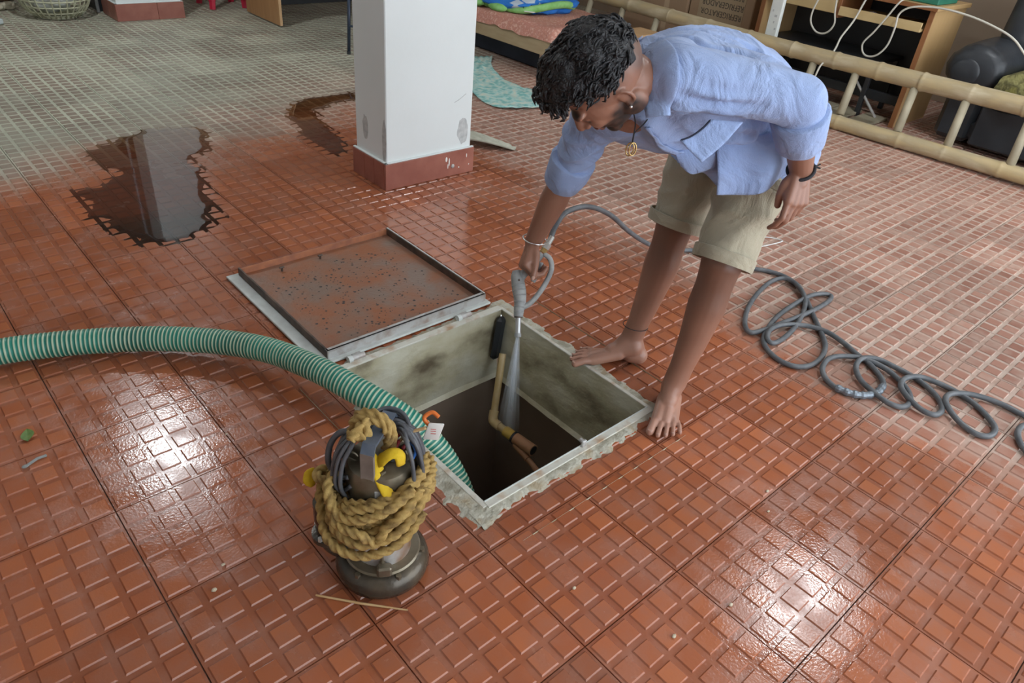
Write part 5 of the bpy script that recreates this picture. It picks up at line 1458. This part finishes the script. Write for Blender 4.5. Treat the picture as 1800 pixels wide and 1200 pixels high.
M['shorts'] = fabric('khaki_twill', (.38, .34, .245), (.44, .40, .30))
M['dark_slit'] = mat('dark_slit', (.02, .025, .05), rough=.9)

def fold(v, n, dirv, wl, amp, seed, warp=.03, mask=None):
    """ridged cloth folds running perpendicular to dirv"""
    ph = v @ unit(dirv)
    wv = np.array([fbm(q, 6, seed, 2) for q in v])
    s = np.sin(2*np.pi*(ph+warp*wv)/wl+seed)
    s = 1-2*np.abs(np.sin(np.pi*(ph+warp*wv)/wl+seed))**.75
    am = np.clip(.5+.9*np.array([mnoise.noise(Vector(q)*5.5+Vector((seed*3, 0, 0))) for q in v]), 0, 1)
    if mask is not None: am = am*mask
    return v+n*(amp*s*am)[:, None]

# shorts
SH = []
for h, k in ((HIP_L, KNE_L), (HIP_R, KNE_R)):
    d_ = unit(k-h)
    u_v = unit(np.cross(d_, A3(0, 1, 0))); w_v = np.cross(d_, u_v)
    Lk = np.linalg.norm(k-h)
    rings = []
    for t, r in ((-.05, .085), (.0, .098), (.25, .103), (.5, .093), (.75, .084), (.97, .079)):
        rings.append(ell(h+d_*Lk*t, u_v*r*1.03, w_v*r*.97, 36))
    SH.append(loft(rings))
SH.append(ellipsoid((HIP_L+HIP_R)/2+A3(.005, 0, -.02), (.12, .175, .10), nu=30, nv=18))
SH.append(chain([(HIP_L+HIP_R)/2+A3(0, 0, .0), A3(1.53, -.380, .82)], [.11, .09]))
sv, sf_, se = voxel_union(merge(*SH), .006)
sv = relax(sv, se, 10, .5)
sn = normals(sv, sf_)
sv = fold(sv, sn, A3(.25, .55, .8), .070, .0065, 1.3, .05); sn = normals(sv, sf_)
sv = fold(sv, sn, A3(-.5, .6, .6), .10, .0060, 4.1, .06)
sv = relax(sv, se, 2, .5)
so = add('shorts', (sv, sf_), M['shorts'], man, smooth=True, label='khaki knee-length shorts')
for h, k, nm in ((HIP_L, KNE_L, 'L'), (HIP_R, KNE_R, 'R')):
    d_ = unit(k-h); u_v = unit(np.cross(d_, A3(0, 1, 0))); w_v = np.cross(d_, u_v); Lk = np.linalg.norm(k-h)
    rings = []
    for t, r in ((.915, .0825), (.92, .0855), (.94, .0850), (.99, .0840), (1.005, .0825), (1.003, .078), (.97, .072)):
        rings.append(ell(h+d_*Lk*t, u_v*r*1.03, w_v*r*.97, 40))
    add('hem_cuff', loft(rings, cap=False), M['shorts'], so, smooth=True, auto=.9)
sd = unit(KNE_L-HIP_L)
# side pocket flap on the near thigh
pq = HIP_L+(KNE_L-HIP_L)*.50+unit(camz+.6*camx)*.100
add('pocket_flap', box(pq, (.055, .004, .026), .003, np.stack([unit(camx-sd*np.dot(camx, sd)), unit(np.cross(sd, camx)), sd], 1)), M['shorts'], so)

# shirt: torso loft + sleeves, merged
lat_s = unit(SHO_L-SHO_R); lat_h = A3(0, -1, 0)
def torso_ring(c, lat, axis, a, b_, up_shift=0.0, n=48, p=2.3):
    lat = unit(lat-axis*np.dot(lat, axis)); dors = np.cross(lat, axis)
    if dors[2] < 0: dors = -dors
    return ell(c, lat*a, dors*b_, n, p)
sp = [  # centre, lateral blend, half width, half depth
    (A3(1.115, -.335, .895), 0.0, .070, .062),
    (A3(1.150, -.325, .888), 0.0, .120, .082),
    (A3(1.190, -.318, .880), 0.0, .168, .100),
    (A3(1.250, -.322, .872), .05, .188, .122),
    (A3(1.330, -.335, .862), .25, .190, .140),
    (A3(1.420, -.352, .848), .5, .188, .150),
    (A3(1.500, -.370, .822), .75, .188, .150),
    (A3(1.565, -.382, .776), .95, .192, .150),
    (A3(1.595, -.390, .725), 1.0, .198, .158),
    (A3(1.600, -.395, .672), 1.0, .205, .168)]
ax_ = [unit(sp[min(i+1, len(sp)-1)][0]-sp[max(i-1, 0)][0]) for i in range(len(sp))]
rings = [torso_ring(c, unit(lat_s*(1-t)+lat_h*t), ax_[i], a_, b_) for i, (c, t, a_, b_) in enumerate(sp)]
SHIRT = [loft(rings)]
SHIRT.append(chain([SHO_L+A3(.02, .03, .0), SHO_L, SHO_L+(ELB_L-SHO_L)*.5+A3(0, 0, .004), ELB_L, ELB_L+(WRI_L-ELB_L)*.28], [.070, .066, .060, .057, .050]))
SHIRT.append(chain([A3(1.28, -.43, .925), A3(1.335, -.53, .925), ELB_L+A3(-.01, .03, 0)], [.082, .070, .055]))
SHIRT.append(chain([SHO_R+A3(.0, -.03, .01), SHO_R, SHO_R+(ELB_R-SHO_R)*.5, ELB_R+(SHO_R-ELB_R)*.05], [.074, .070, .060, .052]))
# front of the shirt hangs away from the chest
SHIRT.append(chain([A3(1.155, -.405, .835), A3(1.25, -.385, .785), A3(1.36, -.39, .745), A3(1.44, -.42, .700), A3(1.47, -.45, .645)], [.030, .040, .045, .045, .030]))
hv2, hf2, he2 = voxel_union(merge(*SHIRT), .0055)
hv2 = relax(hv2, he2, 14, .5)
n2 = normals(hv2, hf2)
armL = np.minimum(1, 1)
dL_ = np.abs(np.linalg.norm(np.cross(hv2-SHO_L, unit(ELB_L-SHO_L)), axis=1))
onarm = 1-sst(dL_, .075, .11)
hv2 = fold(hv2, n2, A3(.75, .25, -.5), .110, .0060, 2.2, .11, 1-.85*onarm); n2 = normals(hv2, hf2)
hv2 = fold(hv2, n2, A3(.35, -.65, .55), .085, .0048, 5.3, .10, 1-.85*onarm); n2 = normals(hv2, hf2)
# creases gathering at the armpit and across the right sleeve
rs_ = sst(np.linalg.norm(hv2-(SHO_R*.4+ELB_R*.6), axis=1), .16, .10)
hv2 = fold(hv2, n2, unit(ELB_R-SHO_R)*.8+camx*.55, .040, .0065, .7, .02, rs_)
n2 = normals(hv2, hf2)
CREASES = [
    ([(1.18, -.357, .994), (1.218, -.408, .979), (1.235, -.452, .95)], .006), ([(1.233, -.336, 1.0), (1.289, -.398, .993), (1.32, -.45, .97)], .005),
    ([(1.115, -.39, .963), (1.137, -.437, .935), (1.157, -.481, .911)], .008), ([(1.106, -.501, .926), (1.13, -.557, .893), (1.179, -.607, .89), (1.225, -.64, .903)], .006),
    ([(1.165, -.532, .811), (1.205, -.548, .837), (1.247, -.562, .865)], .006), ([(1.263, -.517, .75), (1.344, -.556, .794), (1.411, -.595, .822)], .007),
    ([(1.203, -.442, .982), (1.245, -.474, .991), (1.295, -.527, .988)], .0045),
    ([(1.124, -.531, .949), (1.17, -.584, .94), (1.214, -.619, .95)], .0022), ([(1.094, -.454, .856), (1.131, -.495, .851), (1.157, -.509, .863)], .006), ([(1.1, -.477, .838), (1.135, -.51, .839), (1.168, -.525, .858)], .005),
    ([(1.29, -.016, .604), (1.30, -.03, .618), (1.31, -.08, .66)], .005), ([(1.25, -.04, .572), (1.29, -.05, .608), (1.31, -.09, .679)], .006), ([(1.27, -.05, .56), (1.29, -.07, .58), (1.31, -.10, .60)], .005),
    ([(1.30, -.40, .99), (1.36, -.44, .975), (1.43, -.50, .93)], .005), ([(1.28, -.33, 1.0), (1.38, -.36, .995), (1.48, -.42, .96)], .004)]
from mathutils.kdtree import KDTree
kd = KDTree(len(hv2))
for i_, q in enumerate(hv2): kd.insert(Vector(q), i_)
kd.balance()
n2 = normals(hv2, hf2)
disp = np.zeros(len(hv2))
for pts, am in CREASES:
    path_ = [hv2[kd.find(Vector(q))[1]] for q in resample(spline(pts, 8), .004)]
    path_ = np.array(path_)
    d_ = np.full(len(hv2), 9.0); near = np.where(np.linalg.norm(hv2-path_.mean(0), axis=1) < .16)[0]
    dd_ = np.linalg.norm(hv2[near][:, None]-path_[None], axis=2)
    k_ = dd_.argmin(1); d_ = dd_.min(1)
    fall = np.sin(np.pi*(.08+.84*k_/max(1, len(path_)-1)))
    disp[near] += 1.35*am*fall*(-np.exp(-(d_/.0085)**2)+.75*np.exp(-((d_-.017)/.009)**2))
hv2 = hv2+n2*disp[:, None]
hv2 = relax(hv2, he2, 1, .5)
shirt = add('shirt', (hv2, hf2), M['shirt'], man, smooth=True, label='light blue rolled-sleeve cotton shirt')
# rolled cuffs
def cuff(c0, c1, r0, r1, flat=1.0):
    d_ = unit(c1-c0); u_v = unit(np.cross(d_, A3(.2, .3, .9))); w_v = np.cross(d_, u_v)
    L_ = np.linalg.norm(c1-c0); rings = []
    for t, dr_ in ((-.02, -.006), (0, .007), (.06, .010), (.5, .008), (.95, .004), (1.0, -.001), (.98, -.008), (.85, -.012)):
        rr = r0+(r1-r0)*t+dr_
        ring = ell(c0+d_*L_*t, u_v*rr, w_v*rr*flat, 44)
        ring = np.array([q+unit(q-(c0+d_*L_*t))*.0035*fbm(q, 24, 3) for q in ring])
        rings.append(ring)
    return loft(rings, cap=False)
add('sleeve_cuff', cuff(ELB_L+(WRI_L-ELB_L)*.16, ELB_L+(WRI_L-ELB_L)*.60, .053, .050), M['shirt'], shirt, smooth=True)
add('sleeve_cuff', cuff(SHO_R+(ELB_R-SHO_R)*.62, ELB_R+(WRI_R-ELB_R)*.0, .054, .052), M['shirt'], shirt, smooth=True)
# collar, pocket slit, placket and hanging tails are laid onto the shirt surface
from mathutils.bvhtree import BVHTree
bvh = BVHTree.FromPolygons([Vector(q) for q in hv2], hf2)
def hug(q, off):
    p_, n_, _, _ = bvh.find_nearest(Vector(q))
    return np.array(p_)+np.array(n_)*off
def strip_sheet(edge0, edge1, nu, nv, off, curl=0.0):
    a_, b_ = resample(spline(edge0, 8), .001), resample(spline(edge1, 8), .001)
    def fn(u, w):
        i_, j_ = int(round(u*(len(a_)-1))), int(round(u*(len(b_)-1)))
        q = a_[i_]*(1-w)+b_[j_]*w
        return hug(q, off+curl*(1-w)**2)
    return thick(sheet(fn, nu, nv), .0035)
def lift(q, dirn, off):
    """push a point outwards until it clears the shirt surface"""
    dirn = unit(dirn)
    h_ = bvh.ray_cast(Vector(np.asarray(q)+dirn*.25), Vector(-dirn), .30)
    if h_[0] is not None:
        hit = np.array(h_[0])
        if np.dot(hit-q, dirn) > -off: return hit+dirn*off
    return np.asarray(q, float)
def leaf(edge0, edge1, dirn, nu=26, nv=9, off=.006, arch=.010):
    a_, b_ = resample(spline(edge0, 8), .001), resample(spline(edge1, 8), .001)
    def fn(u, w):
        q = a_[int(round(u*(len(a_)-1)))]*(1-w)+b_[int(round(u*(len(b_)-1)))]*w
        return lift(q+unit(dirn)*arch*math.sin(math.pi*w*.9), dirn, off)
    return thick(sheet(fn, nu, nv), .0022)
ld_ = A3(-.45, -.75, .45)
cl = add('collar', leaf([A3(1.185, -.310, .968), A3(1.125, -.372, .938), A3(1.093, -.418, .903), A3(1.075, -.452, .868)],
                        [A3(1.185, -.345, .975), A3(1.140, -.425, .945), A3(1.118, -.468, .912), A3(1.100, -.492, .880)], ld_), M['shirt'], shirt, smooth=True)
add('collar', leaf([A3(1.185, -.310, .968), A3(1.185, -.268, .930), A3(1.165, -.245, .880), A3(1.125, -.285, .835)],
                   [A3(1.21, -.320, .972), A3(1.215, -.240, .930), A3(1.195, -.210, .870), A3(1.15, -.255, .815)], A3(.2, .8, .5)), M['shirt'], shirt, smooth=True)
def neckband(u, w):
    a_ = -2.2+4.4*u
    ax = unit(A3(-.80, -.18, .30)); lat = unit(lat_s-ax*np.dot(lat_s, ax)); dor = np.cross(lat, ax)
    if dor[2] < 0: dor = -dor
    return A3(1.148, -.336, .894)+(dor*math.cos(a_)+lat*math.sin(a_))*(.068+.008*w)+ax*(.030*(1-w)-.004)
add('neck_band', thick(sheet(neckband, 40, 5), .003), M['shirt'], shirt, smooth=True)
add('chest_pocket', leaf([A3(1.118, -.517, .833), A3(1.145, -.530, .846), A3(1.181, -.539, .875)], [A3(1.14, -.567, .798), A3(1.182, -.58, .832), A3(1.230, -.586, .875)], -camz*-1, 18, 10, .003, .0), M['shirt'], shirt, smooth=True)
sl = spline([A3(1.118, -.517, .833), A3(1.139, -.528, .842), A3(1.162, -.536, .858), A3(1.181, -.539, .875)], 6)
add('pocket_slit', tube(np.array([lift(q, camz, .0055) for q in sl]), np.array([.0006]+[.0024]*(len(sl)-2)+[.0006]), 6), M['dark_slit'], shirt)
def tail(top, bot, folds, amp, name, out):
    a_, b_ = resample(spline(top, 8), .002), resample(spline(bot, 8), .002)
    out = unit(out)
    def fn(u, w):
        q = a_[int(round(u*(len(a_)-1)))]*(1-w)+b_[int(round(u*(len(b_)-1)))]*w
        return q+out*(amp*w**.7*math.sin(folds*2*math.pi*u+1.5*w+.6)+.010*math.sin(math.pi*w))
    return add(name, thick(sheet(fn, 50, 26), .003), M['shirt'], shirt, smooth=True)
tail([A3(1.330, -.470, .790), A3(1.385, -.515, .800), A3(1.440, -.560, .815), A3(1.520, -.565, .815), A3(1.62, -.560, .80)],
     [A3(1.336, -.503, .663), A3(1.375, -.545, .664), A3(1.420, -.572, .676), A3(1.500, -.585, .705), A3(1.63, -.580, .71)], 2.6, .011, 'shirt_tail', A3(-.6, -.7, .1))
tail([A3(1.270, -.385, .775), A3(1.300, -.420, .775), A3(1.335, -.470, .785)],
     [A3(1.290, -.420, .715), A3(1.300, -.452, .700), A3(1.345, -.480, .725)], 1.0, .006, 'shirt_tail', A3(-.7, -.5, 0))
add('placket', strip_sheet([A3(1.10, -.430, .815), A3(1.19, -.415, .765), A3(1.28, -.41, .735), A3(1.36, -.43, .70)], [A3(1.105, -.455, .820), A3(1.19, -.440, .770), A3(1.28, -.435, .740), A3(1.36, -.455, .71)], 30, 4, .004), M['shirt'], shirt, smooth=True)
# ------------------------------------------------------------------ spray gun and jet
GO = camz*.022
def G_(x, y, z): return A3(x, y, z)+GO
M['gun'] = mat('dusty_grey_plastic', (.36, .37, .36), (.26, .27, .27), rough=.55, scale=18, c3=(.44, .45, .44), bump=.1)
gun = empty('spray_gun', G_(1.22, .0, .15), 'grey pressure-washer spray gun held in the right hand over the pit', 'spray gun')
conn, conn2, htop, hbot, btop, bmid, bend_, tip = G_(1.345, .028, .305), G_(1.322, .029, .281), G_(1.314, .026, .270), G_(1.240, .034, .202), G_(1.238, .047, .213), G_(1.219, .006, .150), G_(1.197, -.017, .103), G_(1.177, -.043, .054)
P = resample(spline([htop, (htop+hbot)/2+camu*.002, hbot, hbot*.6+bmid*.4], 8), .006)
add('grip', tube(P, np.interp(np.linspace(0, 1, len(P)), [0, .2, .6, 1], [.012, .0135, .0145, .016]), 16, flat=.8), M['gun'], gun, smooth=True)
P = resample(spline([btop+camu*.010-camx*.004, btop-camu*.02, bmid, bmid*.4+bend_*.6, bend_], 8), .005)
add('barrel_housing', tube(P, np.interp(np.linspace(0, 1, len(P)), [0, .12, .45, .8, 1], [.012, .0195, .0215, .0165, .0145]), 20), M['gun'], gun, smooth=True)
for t in np.linspace(.35, .9, 6):
    q = P[int(t*(len(P)-1))]; d_ = unit(P[min(len(P)-1, int(t*(len(P)-1))+2)]-q)
    add('grip_rib', tube(np.array([q-d_*.002, q+d_*.002]), float(np.interp(t, [0, .12, .45, .8, 1], [.0125, .0200, .0222, .0172, .0150])), 20), M['gun'], gun, smooth=True)
add('screw', ellipsoid(btop-camu*.022+camz*.0195+camx*.004, (.0035, .0035, .0015), np.stack([camx, camu, camz], 1), nu=10, nv=6), M['dark_steel'], gun)
P = resample(spline([htop+camx*.004, G_(1.328, .003, .258), G_(1.320, -.016, .230), G_(1.286, -.024, .186), G_(1.245, -.022, .145), bmid-camu*.03+camx*.006], 8), .005)
add('trigger_guard', tube(P, .0075, 12, flat=1.3), M['gun'], gun, smooth=True)
add('trigger', tube(spline([G_(1.300, .012, .250), G_(1.285, .004, .225), G_(1.262, .002, .198)], 6), .0045, 10, flat=1.8), M['gun'], gun, smooth=True)
add('lance', cyl(bend_, tip, .0088, n=16), mat('wet_steel_lance', (.45, .46, .46), rough=.3, metal=.6), gun, smooth=True, auto=.6)
add('nozzle', cyl(bend_+(tip-bend_)*.86, tip+(tip-bend_)*.06, .0108, n=16), M['gun'], gun, smooth=True, auto=.6)
add('nozzle_collar', cyl(bend_-(tip-bend_)*.03, bend_+(tip-bend_)*.06, .0135, n=16), M['dark_steel'], gun, smooth=True, auto=.6)
sw = unit(conn-htop)
add('hose_nut', tube(np.array([htop+sw*.004, htop+sw*.020]), .0105, 6), M['brass'], gun)
add('hose_swivel', merge(tube(np.array([htop+sw*.018, htop+sw*.036]), .0118, 6), cyl(htop+sw*.034, htop+sw*.062, .0085, n=14)), M['zinc'], gun)
def jet_mat():
    m = bpy.data.materials.new('water_spray'); m.use_nodes = True
    nt = m.node_tree; N, L = nt.nodes, nt.links
    N.remove(N['Principled BSDF'])
    tr = N.new('ShaderNodeBsdfTransparent'); df = N.new('ShaderNodeBsdfDiffuse'); df.inputs[0].default_value = (.80, .85, .92, 1)
    tl = N.new('ShaderNodeBsdfTranslucent'); tl.inputs[0].default_value = (.80, .85, .92, 1)
    m1 = N.new('ShaderNodeMixShader'); L.new(df.outputs[0], m1.inputs[1]); L.new(tl.outputs[0], m1.inputs[2])
    at = N.new('ShaderNodeAttribute'); at.attribute_name = 'col'
    mx = N.new('ShaderNodeMixShader'); L.new(at.outputs['Fac'], mx.inputs[0]); L.new(tr.outputs[0], mx.inputs[1]); L.new(m1.outputs[0], mx.inputs[2])
    L.new(mx.outputs[0], N['Material Output'].inputs['Surface'])
    return m
j0 = tip+(tip-bend_)*.05; j1 = A3(1.190, -.030, -.46)
jp = np.array([j0+(j1-j0)*t for t in np.linspace(0, 1, 40)])
parts_, cc = [], []
jr = np.random.default_rng(5)
for sc_, al in ((1.0, .22), (.62, .30), (.3, .40)):
    v, f = tube(jp, np.linspace(.006, .050, 40)*sc_, 28, cap=False)
    c_ = np.zeros((len(v), 4)); c_[:, 3] = 1
    tt = np.repeat(np.linspace(0, 1, 40), 28)
    st_ = np.tile(np.clip(.6+.6*jr.random(28), 0, 1), 40)
    c_[:, :3] = (al*st_*(1-.05*tt)*(1-sst(tt, .35, 1.0)))[:, None]
    parts_.append((v, f)); cc.append(c_)
add('water_jet', merge(*parts_), jet_mat(), smooth=True, colors=np.concatenate(cc), label='fan of white water spraying from the gun down into the pit', cat='water', kind='stuff')
